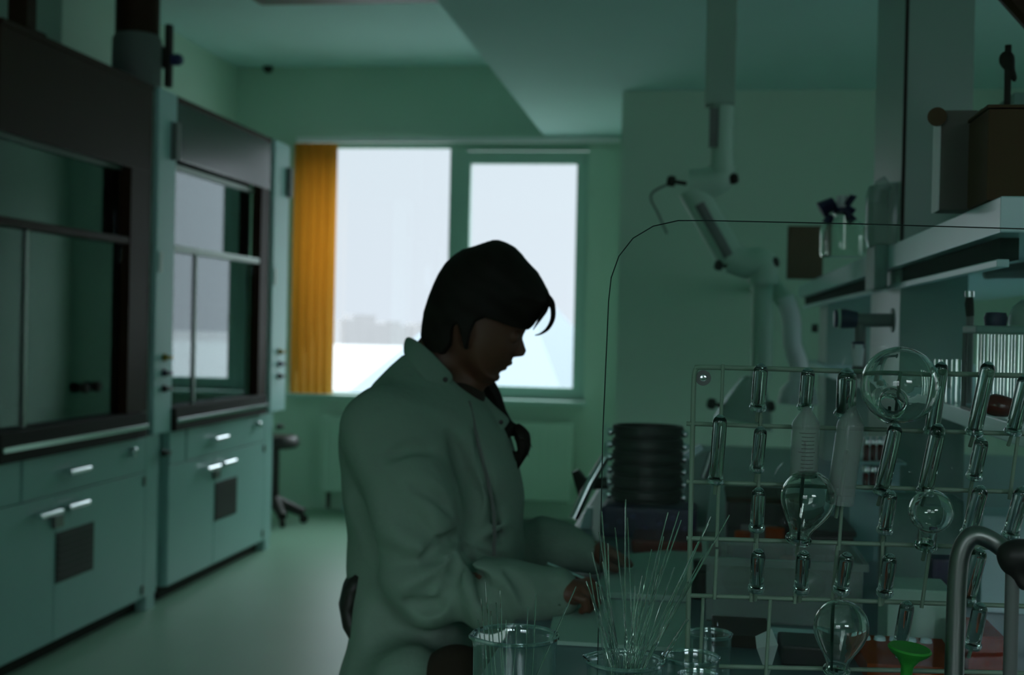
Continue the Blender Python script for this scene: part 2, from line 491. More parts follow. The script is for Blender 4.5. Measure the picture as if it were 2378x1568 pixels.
# ---- the window in the back wall
yw = YB + 0.10
lx0, lx1 = at(776, 620, yw).x, at(1041, 620, yw).x
lz1, lz0 = at(915, 344, yw).z, at(915, 914, yw).z
bm = bmesh.new()
fd = 0.07
box(bm, (win_l, yw, win_b), (win_l + .045, yw + fd, win_t)); box(bm, (win_l + .045, yw, lz1), (lx0, yw + fd, win_t)); box(bm, (win_l + .045, yw, win_b), (lx0, yw + fd, lz0)); box(bm, (lx0, yw, lz1), (lx1, yw + fd, win_t)); box(bm, (lx0, yw, win_b), (lx1, yw + fd, lz0))
mx0 = at(1078, 620, yw).x
box(bm, (lx1, yw - .01, win_b), (mx0, yw + fd, win_t))
box(bm, (mx0, yw, at(1200, 350, yw).z), (win_r, yw + fd, win_t)); box(bm, (mx0, yw, win_b), (win_r, yw + fd, at(1200, 935, yw).z))
box(bm, (at(1364, 620, yw).x, yw, win_b), (win_r, yw + fd, win_t))
wf = struct(mesh_obj('window_1', bm, MT['frame']))
struct(mesh_obj('window_1_pane', bx((win_l + .04, yw + .03, lz0), (lx1, yw + .036, lz1)), MT['pane'], wf))
# opening sash on the right
ys = yw - 0.03
sx0, sx1 = at(1062, 620, ys).x, at(1364, 620, ys).x
px0, px1 = at(1088, 620, ys).x, at(1335, 620, ys).x
sz1, sz0 = at(1215, 352, ys).z, at(1215, 940, ys).z
pz1, pz0 = at(1215, 380, ys).z, at(1215, 898, ys).z
bm = bmesh.new()
box(bm, (sx0, ys, sz0), (px0, ys + .07, sz1), .004); box(bm, (px1, ys, sz0), (sx1, ys + .07, sz1), .004)
box(bm, (px0, ys, pz1), (px1, ys + .07, sz1)); box(bm, (px0, ys, sz0), (px1, ys + .07, pz0))
struct(mesh_obj('window_1_sash', bm, MT['frame'], wf))
struct(mesh_obj('window_1_sash_pane', bx((px0, ys + .03, pz0), (px1, ys + .036, pz1)), MT['pane'], wf))
h = tb([(px0 - .02, ys - .03, 1.42), (px0 - .02, ys - .03, 1.30)], .009)
tube(h, [(px0 - .02, ys + .002, 1.42), (px0 - .02, ys - .03, 1.42)], .009)
struct(mesh_obj('window_1_handle', h, MT['cream'], wf))
struct(mesh_obj('trim_1', bx((win_l - .03, YB - .10, win_b - .035), (win_r + .03, YB + .10, win_b), .006), MT['frame']))
# blind rail and orange vertical blind pushed to the left
yb = YB - 0.05
rail = mesh_obj('blind_rail', bx((at(690, 325, yb).x, yb - .02, at(900, 331, yb).z), (at(1440, 325, yb).x, yb + .02, at(900, 319, yb).z), .004), MT['white'])
tag(rail, 'thin white blind rail along the top of the window', 'rail')
bl = thing('vertical_blind', 'orange vertical slat blind gathered at the left of the window', 'blind', (at(720, 900, yb).x, yb, win_b))
bx0, bx1 = at(682, 620, yb).x, at(775, 620, yb).x
zt, zb = at(735, 334, yb).z, at(735, 922, yb).z
for k in range(5):
    x0 = bx0 + (bx1 - bx0 - .066) * k / 4
    b = bmesh.new(); n = 7
    vs = []
    for i in range(n):
        t = i / (n - 1)
        xx = x0 + .09 * t * .75; yy = yb + .055 * (t - .5) - .02 * math.sin(t * PI) + .002 * k
        vs.append((b.verts.new((xx, yy, zb + .006 * (k % 3))), b.verts.new((xx, yy, zt))))
    for p, q in zip(vs, vs[1:]): b.faces.new((p[0], q[0], q[1], p[1]))
    o = mesh_obj('slat', b, MT['blind'], bl, True)
    md = o.modifiers.new('thick', 'SOLIDIFY'); md.thickness = .0012

# ---- outside: snowy terrace, pale pyramid roof, hazy town
tag(mesh_obj('terrace_roof', bx((-60, YB + .45, -1.2), (40, 92, -0.25)), MT['snow']), 'flat snow covered roof outside the window', 'roof')
tag(mesh_obj('far_ground', bx((-900, 92, -14), (900, 1500, -13)), MT['cityg']), 'pale hazy ground far beyond the snowy roof', 'ground')
ap = at(1188, 601, 36)
b = bmesh.new()
base = [Vector((at(800, 898, 28).x, 28, -.25)), Vector((at(1313, 905, 28).x, 28, -.25)), Vector((at(1313, 905, 28).x, 46, -.25)), Vector((at(800, 898, 28).x, 46, -.25))]
bv = [b.verts.new(p) for p in base]; av = b.verts.new(ap)
b.faces.new(bv)
for k in range(4): b.faces.new((bv[k], bv[(k + 1) % 4], av))
tag(mesh_obj('pyramid_roof', b, MT['skylight']), 'pale blue pyramid roof rising from the snow outside the window', 'roof')
random.seed(3)
cl = ['lowest', 'second']
blds = [(770, 44, 742), (808, 26, 730), (838, 40, 752), (880, 30, 746), (915, 36, 756), (955, 28, 750), (1290, 40, 752), (1345, 30, 760)]
bw = ['pale tower block in the haze next to the orange blind', 'tallest pale tower block on the hazy skyline', 'low hazy block right of the tallest tower',
      'hazy block halfway between the blind and the head', 'wide low hazy block on the skyline', 'hazy block nearest behind the hair',
      'hazy block seen right of the fringe', 'hazy block at the right edge of the window']
for (px, wpx, top), lb in zip(blds, bw):
    Y = 150 + 22 * blds.index((px, wpx, top))
    c = at(px, 800, Y); t = at(px, top, Y); w = wpx / FPX * Y / 2
    b = bx((c.x - w, Y, -14), (c.x + w, Y + 12, t.z))
    tag(mesh_obj('apartment_block', b, MT['city']), lb, 'building', 'town skyline outside the window')

# ---- radiator under the window, smoke detector, ceiling fixture
r = thing('radiator', 'white panel radiator on the wall under the window', 'radiator', (at(900, 1170, YB).x, YB - .06, .12))
rx0, rx1 = at(745, 1070, YB - .1).x, at(1330, 1070, YB - .1).x
b = bmesh.new(); box(b, (rx0, YB - .12, .14), (rx1, YB - .055, .70), .01)
n = 30
for k in range(n):
    x = rx0 + (rx1 - rx0) * (k + .5) / n
    box(b, (x - .012, YB - .128, .19), (x + .012, YB - .119, .65))
mesh_obj('panel', b, MT['cream'], r)
mesh_obj('bracket', bx((rx0 + .1, YB - .05, .2), (rx0 + .14, YB - .002, .6)), MT['hoodwhite'], r)
mesh_obj('valve', tb([(rx0 + .06, YB - .09, .14), (rx0 + .06, YB - .09, .02)], .016), MT['blackm'], r)
mesh_obj('pipe', tb([(rx0 + .18, YB - .09, .14), (rx0 + .18, YB - .09, .0)], .012), MT['hoodwhite'], r)
p = at(593, 140, YB - .3)
d = thing('smoke_detector', 'small dark detector high on the wall left of the window', 'detector', (p.x, YB, p.z))
mesh_obj('base', lt([(0, 0), (.05, 0), (.05, .02), (0, .02)], (p.x, YB, p.z), (0, -1, 0), 20), MT['cream'], d)
mesh_obj('sensor', lt([(0, .02), (.036, .02), (.03, .05), (0, .055)], (p.x, YB, p.z), (0, -1, 0), 20), MT['blackm'], d)
p0 = atz(600, 10, ZC - .07); p1 = atz(1040, -8, ZC - .07)
lf = thing('ceiling_light', 'unlit strip light on the raised ceiling left of the step', 'light', ((p0.x + p1.x) / 2, p0.y, ZC))
mesh_obj('housing', bx((p0.x, p0.y - .25, ZC - .07), (XS - .05, p0.y, ZC), .005), MT['midgrey'], lf)
mesh_obj('diffuser', bx((p0.x + .03, p0.y - .22, ZC - .085), (XS - .08, p0.y - .03, ZC - .07), .003), MT['grey'], lf)

# ================================================================== FUME HOODS
XH = -2.545                     # plane of the hood fronts
def hy(px, py=750):
    return atx(px, py, XH).y
def hood(y0, y1, label, full):
    t = thing('fume_hood', label, 'fume hood', (XH - .4, (y0 + y1) / 2, 0))
    xb = XL + .02; D = MT
    ps = .20                                                   # post width
    a, z = y0 + .02, y1 - ps                                   # opening
    mesh_obj('kick_plate', bx((xb, y0 + .02, 0), (XH - .05, y1 - .12, .065)), D['blackm'], t)
    mesh_obj('base_cabinet', bx((xb, y0, .066), (XH - .021, y1 - .001, .828)), D['hoodwhite'], t)
    mesh_obj('foot', bx((XH - .16, y1 - .11, 0), (XH - .001, y1 - .02, .066)), D['hoodwhite'], t)
    # worktop with steel lip
    mesh_obj('worktop', bx((xb, y0, .83), (XH + .03, z, .945), .006), D['blackm'], t)
    mesh_obj('steel_strip', bx((XH + .031, y0 + .01, .872), (XH + .042, z - .01, .893), .003), D['chrome'], t)
    # drawer and doors
    ym = y0 + (z + .1 - y0) * .50
    def handle(par, yc, zc, L=.17):
        h = tb([(XH + .035, yc - L / 2, zc), (XH + .035, yc + L / 2, zc)], .013, 12)
        tube(h, [(XH - .002, yc - L * .38, zc), (XH + .036, yc - L * .38, zc)], .007)
        tube(h, [(XH - .002, yc + L * .38, zc), (XH + .036, yc + L * .38, zc)], .007)
        mesh_obj('handle', h, D['chrome'], par, True)
    fascia = mesh_obj('fascia_panel', bx((XH - .02, y0 + .004, .665), (XH, y0 + .20, .826), .003), D['hoodwhite'], t)
    dr = mesh_obj('drawer', bx((XH - .02, y0 + .216, .665), (XH, y1 - .15, .826), .003), D['hoodwhite'], t)
    handle(dr, y0 + .60, .748)
    k = lt([(0, 0), (.022, 0), (.022, .03), (.016, .035), (0, .035)], (XH, y1 - .32, .77), (1, 0, 0), 16)
    mesh_obj('lock_knob', k, D['chrome'], dr, True)
    mesh_obj('side_panel', bx((XH - .02, y1 - .146, .068), (XH, y1 - .003, .826), .003), D['hoodwhite'], t)
    ds = y0 + .47 if full else y0 + .60
    for (u, v, hc, lb) in ((y0 + .004, ds - .003, ds - .105, 0), (ds + .003, y1 - .15, ds + .125, 1)):
        dd = mesh_obj('door', bx((XH - .02, u, .068), (XH, v, .660), .003), D['hoodwhite'], t)
        handle(dd, hc, .605 if lb else .60)
        if lb:
            g = bx((XH - .001, ds + .008, .30), (XH + .004, ds + .33, .505))
            for q in range(7):
                box(g, (XH + .004, ds + .02, .318 + .026 * q), (XH + .008, ds + .318, .330 + .026 * q))
            mesh_obj('vent_grille', g, D['black'], dd)
            mesh_obj('latch', bx((XH, ds - .03, .53), (XH + .02, ds + .04, .575), .004), D['steel'], dd)
            for hz in (.09, .60): mesh_obj('hinge', bx((XH, v - .02, hz), (XH + .008, v - .005, hz + .04)), D['grey'], dd)
    # shell above the worktop
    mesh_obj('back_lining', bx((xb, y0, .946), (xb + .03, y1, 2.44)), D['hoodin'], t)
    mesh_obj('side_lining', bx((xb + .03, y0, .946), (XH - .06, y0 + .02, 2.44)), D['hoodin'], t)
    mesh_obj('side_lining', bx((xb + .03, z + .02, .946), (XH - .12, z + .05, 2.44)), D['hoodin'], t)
    mesh_obj('roof_panel', bx((xb, y0, 2.44), (XH - .03, y1, 2.47)), D['hooddark'], t)
    mesh_obj('header_panel', bx((XH - .016, y0, 2.06 if full else 2.165), (XH, z + .06, 2.47), .004), D['hooddark' if full else 'header'], t)
    mesh_obj('top_trim', bx((XH + .0005, y0 + .002, 2.445), (XH + .006, z + .058, 2.47)), D['hooddark'], t)
    mesh_obj('dark_stile', bx((XH - .06, z - (.15 if full else .08), .946), (XH - .002, z + .06, 2.47 if not full else 2.06)), D['hooddark'], t)
    # side column with sockets
    pw = bx((XH - .1, z + .062, .83), (XH - .012, z + .105, 2.474), .004)
    mesh_obj('aluminium_post', pw, D['hoodmetal'], t)
    # sash: two panes and rails
    gp = XH - .040
    mesh_obj('upper_glass', bx((XH - .075, y0 + .02, 1.745), (XH - .070, z - (.151 if full else .081), 2.06 if full else 2.43)), D['sash'], t)
    lg = mesh_obj('lower_glass', bx((XH - .048, y0 + .02, .946), (XH - .043, z - (.151 if full else .081), 1.72)), D['sash'], t)
    mesh_obj('sash_rail', bx((gp - .03, y0 + .015, 1.715), (gp + .035, z - (.152 if full else .082), 1.748), .008), D['hooddark' if full else 'hoodmetal'], t)
    jy = y0 + (.27 if full else .37)
    mesh_obj('pane_joint', bx((gp - .006, jy, .946), (gp + .006, jy + .02, 1.715)), D['hoodmetal'], t)
    mesh_obj('upper_rail', bx((XH - .08, y0 + .02, 2.05 if full else 2.13), (XH - .05, z - (.151 if full else .081), 2.075 if full else 2.155)), D['hoodmetal'], t)
    if full:
        for yy in (z - .52, z - .41):
            mesh_obj('pull_knob', lt([(0, 0), (.02, 0), (.024, .02), (.018, .03), (0, .032)], (gp + .003, yy, 1.08), (1, 0, 0), 14), D['blackm'], t)
    return t, z
def sockets(t, y0, y1):
    # white service column right of an opening, with coloured taps
    mesh_obj('service_column', bx((XH - .11, y0, .83), (XH + .01, y1, 2.474), .006), MT['hoodlit'], t)
    for zz, mm in ((1.195, 'yellow'), (1.12, 'navy'), (1.045, 'black'), (.735, 'black')):
        yc = (y0 + y1) / 2
        k = lt([(0, 0), (.018, 0), (.018, .012), (.011, .016), (.011, .028), (0, .03)], (XH + .01, yc, zz), (1, 0, 0), 14)
        box(k, (XH + .03, yc - .03, zz - .01), (XH + .045, yc + .03, zz + .01), .003)
        mesh_obj('service_tap', k, MT[mm], t, True)
    mesh_obj('switch_plate', bx((XH + .011, y0 + .02, 1.60), (XH + .016, y0 + .06, 1.70), .002), MT['white'], t)
    mesh_obj('junction_box', bx((XH + .011, y1 - .07, 2.15), (XH + .04, y1 - .02, 2.33), .004), MT['grey'], t)
hA, zA = hood(hy(375) - 1.46, hy(375), 'nearer white fume hood with dark header at the left edge', True)
sockets(hA, zA + .107, hy(375) + .115)
hB, zB = hood(hy(375) + .12, hy(628) + .09, 'farther white fume hood whose glass mirrors the window', False)
sockets(hB, zB + .107, zB + .107 + .28)
# dark exhaust pipes standing on the nearer hood
p = atx(318, 200, XH - .12)
dz = 2.475
e = thing('exhaust_duct', 'thick dark exhaust duct rising from the nearer fume hood', 'duct', (XH - .14, hy(305), dz))
dc = atx(318, 130, XH - .15); yc = dc.y; ct = atx(318, 82, XH - .15).z - dz
mesh_obj('collar', lt([(0, 0), (.112, 0), (.116, .02), (.116, ct - .02), (.104, ct), (0, ct)], (XH - .15, yc, dz), (0, 0, 1), 28), MT['grey'], e, True)
mesh_obj('pipe', lt([(0, ct), (.104, ct), (.104, ZC - dz), (0, ZC - dz)], (XH - .15, yc, dz), (0, 0, 1), 28), MT['hooddark'], e, True)
v = thing('damper_lever', 'black lever with blue knob beside the dark exhaust duct', 'lever', (XH - .02, yc + .22, 2.5))
yl = atx(394, 120, XH - .02).y
mesh_obj('bar', bx((XH - .04, yl - .018, 2.505), (XH - .01, yl + .022, atx(396, 58, XH - .02).z), .004), MT['blackm'], v)
mesh_obj('bracket', bx((XH - .14, yl - .062, 2.60), (XH - .04, yl + .02, 2.70), .004), MT['black'], v)
mesh_obj('knob', lt([(0, 0), (.028, 0), (.03, .03), (.02, .05), (0, .05)], (XH - .01, yl + .01, 2.64), (1, 0, 0), 14), MT['blue'], v)
yk = atx(52, 20, XH - .08).y
e2 = thing('support_post', 'dark square post on the nearer hood at the top left corner', 'post', (XH - .1, yk, dz))
mesh_obj('post', bx((XH - .12, yk - .035, dz), (XH - .04, yk + .035, ZC)), MT['hooddark'], e2)
mesh_obj('foot_plate', bx((XH - .15, yk - .06, dz), (XH - .01, yk + .06, dz + .012)), MT['hooddark'], e2)
tag(mesh_obj('duct_cover', bx((XL + .01, 4.2, 2.475), (XH - .35, hy(300), ZC - .01), .004), MT['duct']), 'pale cover panel above the nearer fume hood', 'panel')
# black stool behind the farther hood
q = at(655, 1240, 8.35)
st = thing('rolling_stool', 'black stool half hidden behind the farther fume hood', 'stool', (q.x - .05, 8.35, 0))
cx = q.x - .06
mesh_obj('seat', lt([(0, .52), (.16, .52), (.18, .54), (.18, .575), (.16, .60), (0, .605)], (cx - .02, 8.35, 0), (0, 0, 1), 24), MT['black'], st, True)
mesh_obj('column', tb([(cx, 8.35, .1), (cx, 8.35, .52)], .03, 12), MT['black'], st, True)
b = bmesh.new()
for k in range(5):
    a = 2 * PI * k / 5 + .3
    tube(b, [(cx, 8.35, .16), (cx + .20 * math.cos(a), 8.35 + .20 * math.sin(a), .07)], [.04, .03], 8)
mesh_obj('base', b, MT['black'], st, True)
for k in range(5):
    a = 2 * PI * k / 5 + .3
    x, y = cx + .20 * math.cos(a), 8.35 + .20 * math.sin(a)
    mesh_obj('caster', lt([(0, -.012), (.03, -.012), (.03, .012), (0, .012)], (x, y, .03), (-math.sin(a), math.cos(a), 0), 14), MT['blackm'], st, True)

# ================================================================== LAB BENCH
ZT = 0.90
XB0 = -0.285
bn = thing('lab_bench', 'long grey laboratory bench running away on the right', 'bench', (.5, 3.2, 0))
mesh_obj('worktop', bx((XB0, .6, ZT - .03), (1.45, 5.4, ZT), .004), MT['bench'], bn)
for (x, y) in ((XB0 + .12, 5.3), (XB0 + .12, .7), (1.3, .7), (1.3, 5.3)):
    mesh_obj('leg', bx((x - .03, y - .03, 0), (x + .03, y + .03, ZT - .031)), MT['midgrey'], bn)
mesh_obj('under_cabinet', bx((.35, .7, .05), (1.25, 5.3, ZT - .031)), MT['hoodwhite'], bn)

# reagent shelf unit above the bench
XF = 0.425
sh = thing('reagent_shelf', 'two tier reagent shelf with pale edges above the bench', 'shelf', (.7, 3.2, ZT))
yn = 1.90
zu = at(2277, 455, yn).z
mesh_obj('upper_board', bx((XF, yn, zu - .052), (1.15, 5.6, zu), .002), MT['shelf'], sh)
mesh_obj('upper_rail', bx((XF + .012, yn + .07, zu - .098), (XF + .03, 5.5, zu - .086), .002), MT['shelf'], sh)
mesh_obj('gap_shade', bx((XF + .022, yn + .1, zu - .085), (XF + .05, 5.5, zu - .0525)), MT['under'], sh)  # dark strip painted as the shade between board and rail
zl = 1.264
mesh_obj('lower_board', bx((XF, 1.62, zl - .028), (1.15, 5.6, zl), .002), MT['shelf'], sh)
# tall service column passing both boards up to the ceiling, and a short post farther on
xc = at(2095, 500, 2.92).x
sc_ = thing('service_column', 'tall grey service column from the bench to the ceiling', 'column', (xc + .09, 3.1, ZT))
b = bmesh.new()
for (z0, z1) in ((ZT, zl - .029), (zl + .001, zu - .053), (zu + .001, ZS)):
    box(b, (xc, 2.92, z0), (xc + .145, 3.40, z1))
mesh_obj('casing', b, MT['column'], sc_)
b = bmesh.new()
for (z0, z1) in ((zu + .001, ZS),):
    box(b, (xc - .003, 2.917, z0), (xc + .004, 2.925, z1))
mesh_obj('corner_seam', b, MT['blackm'], sc_)
b = bmesh.new()
for (z0, z1) in ((ZT, zl - .029), (zl + .001, zu - .053)):
    box(b, (XF + .06, 4.95, z0), (XF + .25, 5.25, z1))
mesh_obj('far_post', b, MT['column'], sh)
b = bmesh.new()
for (z0, z1) in ((ZT, zl - .029), (zl + .001, zu - .053)):
    box(b, (XF + .35, 1.95, z0), (XF + .45, 2.15, z1))
mesh_obj('near_post', b, MT['column'], sh)

# ================================================================== EXTRACTION ARMS
def pxs(pts): return [at(x, y, Y) for (x, y, Y) in pts]
YA = 4.3
ea = thing('extraction_arm', 'large cream articulated extraction arm hanging from the ceiling', 'extraction arm', at(1677, 0, YA))
top = at(1677, 0, YA); sq = .049
a0 = at(1677, 246, YA)
mesh_obj('ceiling_duct', bx((top.x - sq, YA - sq, a0.z), (top.x + sq, YA + sq, ZS), .004), MT['duct'], ea)
pz = at(1676, 395, YA)
mesh_obj('upper_tube', tb([(a0.x, YA, a0.z + .01), (pz.x, YA, pz.z - .02)], .038, 20), MT['cream'], ea, True)
sl = bx((a0.x - .041, YA - .030, at(1660, 345, YA).z), (a0.x - .012, YA - .042, at(1660, 255, YA).z), .002)
mesh_obj('label_strip', sl, MT['grey'], ea)
el = smooth_path(pxs([(1676, 385, YA), (1672, 412, YA), (1640, 425, YA), (1600, 428, YA)]), 6)
mesh_obj('elbow', tb(el, [.044] * 6 + [.05] * (len(el) - 6), 20), MT['cream'], ea, True)
lo = pxs([(1607, 440, YA), (1700, 605, YA)])
mesh_obj('lower_tube', tb(lo, .047, 20), MT['cream'], ea, True)
dl = (lo[1] - lo[0])
mesh_obj('dark_groove', tb([lo[0] + dl * .22 + Vector((-.004, -.034, 0)), lo[0] + dl * .95 + Vector((-.004, -.034, 0))], .020, 10), MT['grey'], ea, True)
el = smooth_path(pxs([(1695, 600, YA), (1735, 612, YA), (1770, 612, YA), (1772, 660, YA)]), 6)
mesh_obj('joint', tb(el, .05, 20), MT['cream'], ea, True)
mesh_obj('drop_tube', tb(pxs([(1771, 640, YA), (1768, 880, YA)]), .034, 20), MT['cream'], ea, True)
hd = at(1725, 985, YA); ht = at(1765, 880, YA)
mesh_obj('hood_dome', lt([(.10, 0), (.095, .01), (.085, .05), (.05, .13), (.034, .16), (.03, .16), (.045, .128), (.08, .048), (.09, .01), (.095, 0), (.10, 0)], hd, (ht - hd) + Vector((0, 0, .1)), 28), MT['frost'], ea, True)
for (x, y) in ((1560, 421), (1703, 415), (1670, 616), (1798, 610), (1653, 938), (1788, 944)):
    c = at(x, y, YA - .02); s_ = -1 if x in (1560, 1670, 1653) else 1
    mesh_obj('friction_knob', lt([(0, -.05), (.007, -.05), (.007, -.012), (.017, -.012), (.019, .006), (.012, .016), (0, .017)], c, (s_, 0, .15), 14), MT['blackm'], ea, True)
hb = tb(smooth_path(pxs([(1562, 424, YA), (1512, 452, YA), (1530, 500, YA), (1549, 543, YA)]), 5), .0045, 6)
mesh_obj('pull_handle', hb, MT['grey'], ea)
# second, farther arm
YA2 = 4.5
e3 = thing('extraction_arm', 'smaller white extraction arm farther back, behind the shelf post', 'extraction arm', at(1840, 600, YA2))
c = at(1835, 650, YA2)
mesh_obj('drop_tube', tb(smooth_path(pxs([(1822, 690, YA2), (1838, 740, YA2), (1840, 800, YA2), (1855, 850, YA2), (1853, 905, YA2)]), 5), .032, 16), MT['white'], e3, True)
mesh_obj('arm_tube', tb([at(1822, 700, YA2), at(1800, 668, YA2), Vector((at(1800, 668, YA2).x + .05, YP, at(1800, 668, YA2).z + .1))], .03, 16), MT['cream'], e3, True)
mesh_obj('cup', lt([(.07, 0), (.06, .05), (.033, .08), (.03, .08), (.055, .048), (.066, 0), (.07, 0)], at(1853, 925, YA2) - Vector((0, 0, .02)), (0, 0, 1), 20), MT['white'], e3, True)
kn = lt([(0, 0), (.014, 0), (.016, .02), (0, .022)], at(1885, 762, YA2), (1, 0, 0), 12)
mesh_obj('friction_knob', kn, MT['blackm'], e3, True)

# ================================================================== THINGS ON THE SHELVES
# brown box and grey binder at the near end of the upper board
yq = 1.97
c0, c1 = at(2291, 460, yq), at(2470, 240, yq)
g = thing('card_box', 'dark brown cardboard box at the near end of the upper shelf', 'box', (c0.x + .06, yq + .15, zu))
mesh_obj('carton', bx((c0.x, yq, zu + .001), (c1.x, yq + .14, at(2300, 246, yq).z - .004), .003), MT['brown'], g)
mesh_obj('lid', bx((c0.x - .002, yq - .002, at(2300, 246, yq).z - .003), (c1.x + .002, yq + .142, at(2300, 243, yq).z), .001), MT['brown'], g)
yq2 = 2.13
d0 = at(2183, 470, yq2); d1 = at(2268, 255, yq2)
g = thing('box_file', 'grey box file with ring hole standing left of the brown box', 'box file', ((d0.x + d1.x) / 2, yq2 + .15, zu))
mesh_obj('case', bx((d0.x, yq2, zu + .001), (d0.x + .058, yq2 + .06, d1.z), .004), MT['binder'], g)
mesh_obj('spine', bx((d0.x + .060, yq2 - .002, zu + .001), (d0.x + .115, yq2 + .06, d1.z + .003), .004), MT['binder'], g)
mesh_obj('cover_edge', bx((d0.x - .0025, yq2 + .004, zu + .001), (d0.x - .001, yq2 + .06, d1.z - .003), .002), MT['white'], g)
mesh_obj('brown_tag', lt([(0, 0), (.015, 0), (.015, .006), (0, .006)], at(2177, 272, yq2 - .008), (-.3, -1, 0), 20), MT['brown'], g)
# clear plastic canister + flask behind the file
yv = 2.95
f0, f1 = at(2022, 560, yv), at(2178, 415, yv)
g = thing('plastic_canister', 'translucent plastic canister left of the grey box file', 'canister', ((f0.x + f1.x) / 2, yv + .1, zu))
rr = (f1.x - f0.x) / 2; hh = f1.z - zu
mesh_obj('vessel', lt([(0, .001), (rr * .92, .001), (rr, .02), (rr, hh * .8), (rr * .93, hh * .95), (rr * .55, hh), (rr * .53, hh - .004), (rr * .9, hh * .94), (rr - .003, hh * .8), (rr - .003, .02), (rr * .9, .005), (0, .005)], ((f0.x + f1.x) / 2, yv + .1, zu), (0, 0, 1), 28), MT['frost'], g, True)
mesh_obj('spout', tb(smooth_path(pxs([(2035, 470, yv), (2040, 440, yv), (2062, 425, yv)]), 4), [.012] * 5 + [.018] * 4, 10), MT['frost'], g, True)
# gas washing bottle with navy clips
yg = 3.45
gb = at(1955, 615, yg); gt = at(1955, 455, yg)
g = thing('washing_bottle', 'tall clear glass bottle with navy clips on the upper shelf', 'bottle', (gb.x, yg, zu))
R = 50 / FPX * yg; H = gt.z - zu
def shell(prof, th):
    """outer profile plus an inner wall th thick"""
    inn = [(max(r - th, 0), z + (th if i == 0 else 0)) for i, (r, z) in enumerate(prof)]
    return prof + inn[::-1]
mesh_obj('body', lt(shell([(0, .001), (R * .95, .001), (R, .012), (R, H * .48), (R * .8, H * .58), (R * .42, H * .66), (R * .40, H * .74)], .003), (gb.x, yg, zu), (0, 0, 1), 28), MT['glass'], g, True)
mesh_obj('head', lt([(0, H * .70), (R * .33, H * .70), (R * .33, H), (R * .28, H), (R * .26, H * .74), (0, H * .73)], (gb.x, yg, zu), (0, 0, 1), 20), MT['white'], g, True)
mesh_obj('clamp', lt([(R * .34, H * .72), (R * .50, H * .72), (R * .52, H * .80), (R * .34, H * .80), (R * .34, H * .72)], (gb.x, yg, zu), (0, 0, 1), 20), MT['navy'], g, True)
mesh_obj('inner_tube', tb([(gb.x, yg, zu + .02), (gb.x, yg, zu + H * .7)], .008, 10), MT['glass'], g, True)
for (a, b, r) in (((1938, 470), (1905, 488), .022), ((1968, 462), (1980, 470), .020), ((1930, 500), (1920, 520), .014), ((1962, 482), (1978, 498), .018), ((1968, 500), (1982, 516), .014)):
    mesh_obj('clip', tb([at(a[0], a[1], yg - .02), at(b[0], b[1], yg - .02)], [r * .7, r], 8), MT['navy'], g, True)
# dark board and label behind the bottle
tag(mesh_obj('notice_board', bx((at(1828, 560, 4.9).x, 4.86, zu), (at(1910, 560, 4.9).x, 4.9, at(1860, 545, 4.9).z + .03), .003), MT['brown']), 'small brown board standing behind the glass bottle', 'board')
# grey clip hanging under the upper board edge
cp = at(1985, 628, 3.0)
tag(mesh_obj('edge_clamp', bx((XF - .03, 2.98, zu - .10), (XF - .001, 3.14, zu + .004), .006), MT['midgrey']), 'grey clamp gripping the upper shelf edge below the bottle', 'clamp')
# stand rod with dark knob behind the boxes
g = thing('clamp_stand', 'thin dark rod with a round knob above the brown box', 'stand', (at(2340, 240, 2.4).x, 2.4, zu))
c = at(2338, 138, 2.4)
mesh_obj('rod', tb([(c.x + .004, 2.4, zu), (c.x + .002, 2.4, at(2340, 105, 2.4).z)], .006, 8), MT['blackm'], g)
k = Vol(c - Vector((.06, .06, .06)), c + Vector((.06, .06, .06)), .004); k.ell(c, (.013, .012, .016), .005); k.cap(c, c + Vector((.014, 0, -.035)), .009, .006, .01)
vol_obj('boss_head', k, MT['blackm'], g, 1)
mesh_obj('base', bx((c.x - .05, 2.36, zu), (c.x + .06, 2.46, zu + .012)), MT['grey'], g)
tag(mesh_obj('storage_box', bx((at(2348, 240, 2.6).x, 2.58, zu + .001), (1.12, 2.8, at(2348, 218, 2.6).z), .004), MT['midgrey']), 'dull grey box behind the brown box, beside the thin rod', 'box')
# slanted dark lamp arm in the top right corner
g = thing('task_lamp', 'dark slanted lamp arm cutting the top right corner', 'lamp', (.75, 2.27, zu))
pA, pB = at(2330, -20, 2.27), at(2440, 120, 2.27)
mesh_obj('arm', tb([pA + (pA - pB) * .9, pB + Vector((.02, 0, 0))], .022, 10), MT['hooddark'], g)
mesh_obj('stem', tb([pB + Vector((.02, 0, 0)), (pB.x + .02, 2.27, zu + .02)], .015, 10), MT['hooddark'], g)
mesh_obj('base', lt([(0, .001), (.07, .001), (.07, .02), (0, .022)], (pB.x + .02, 2.27, zu), (0, 0, 1), 20), MT['hooddark'], g)
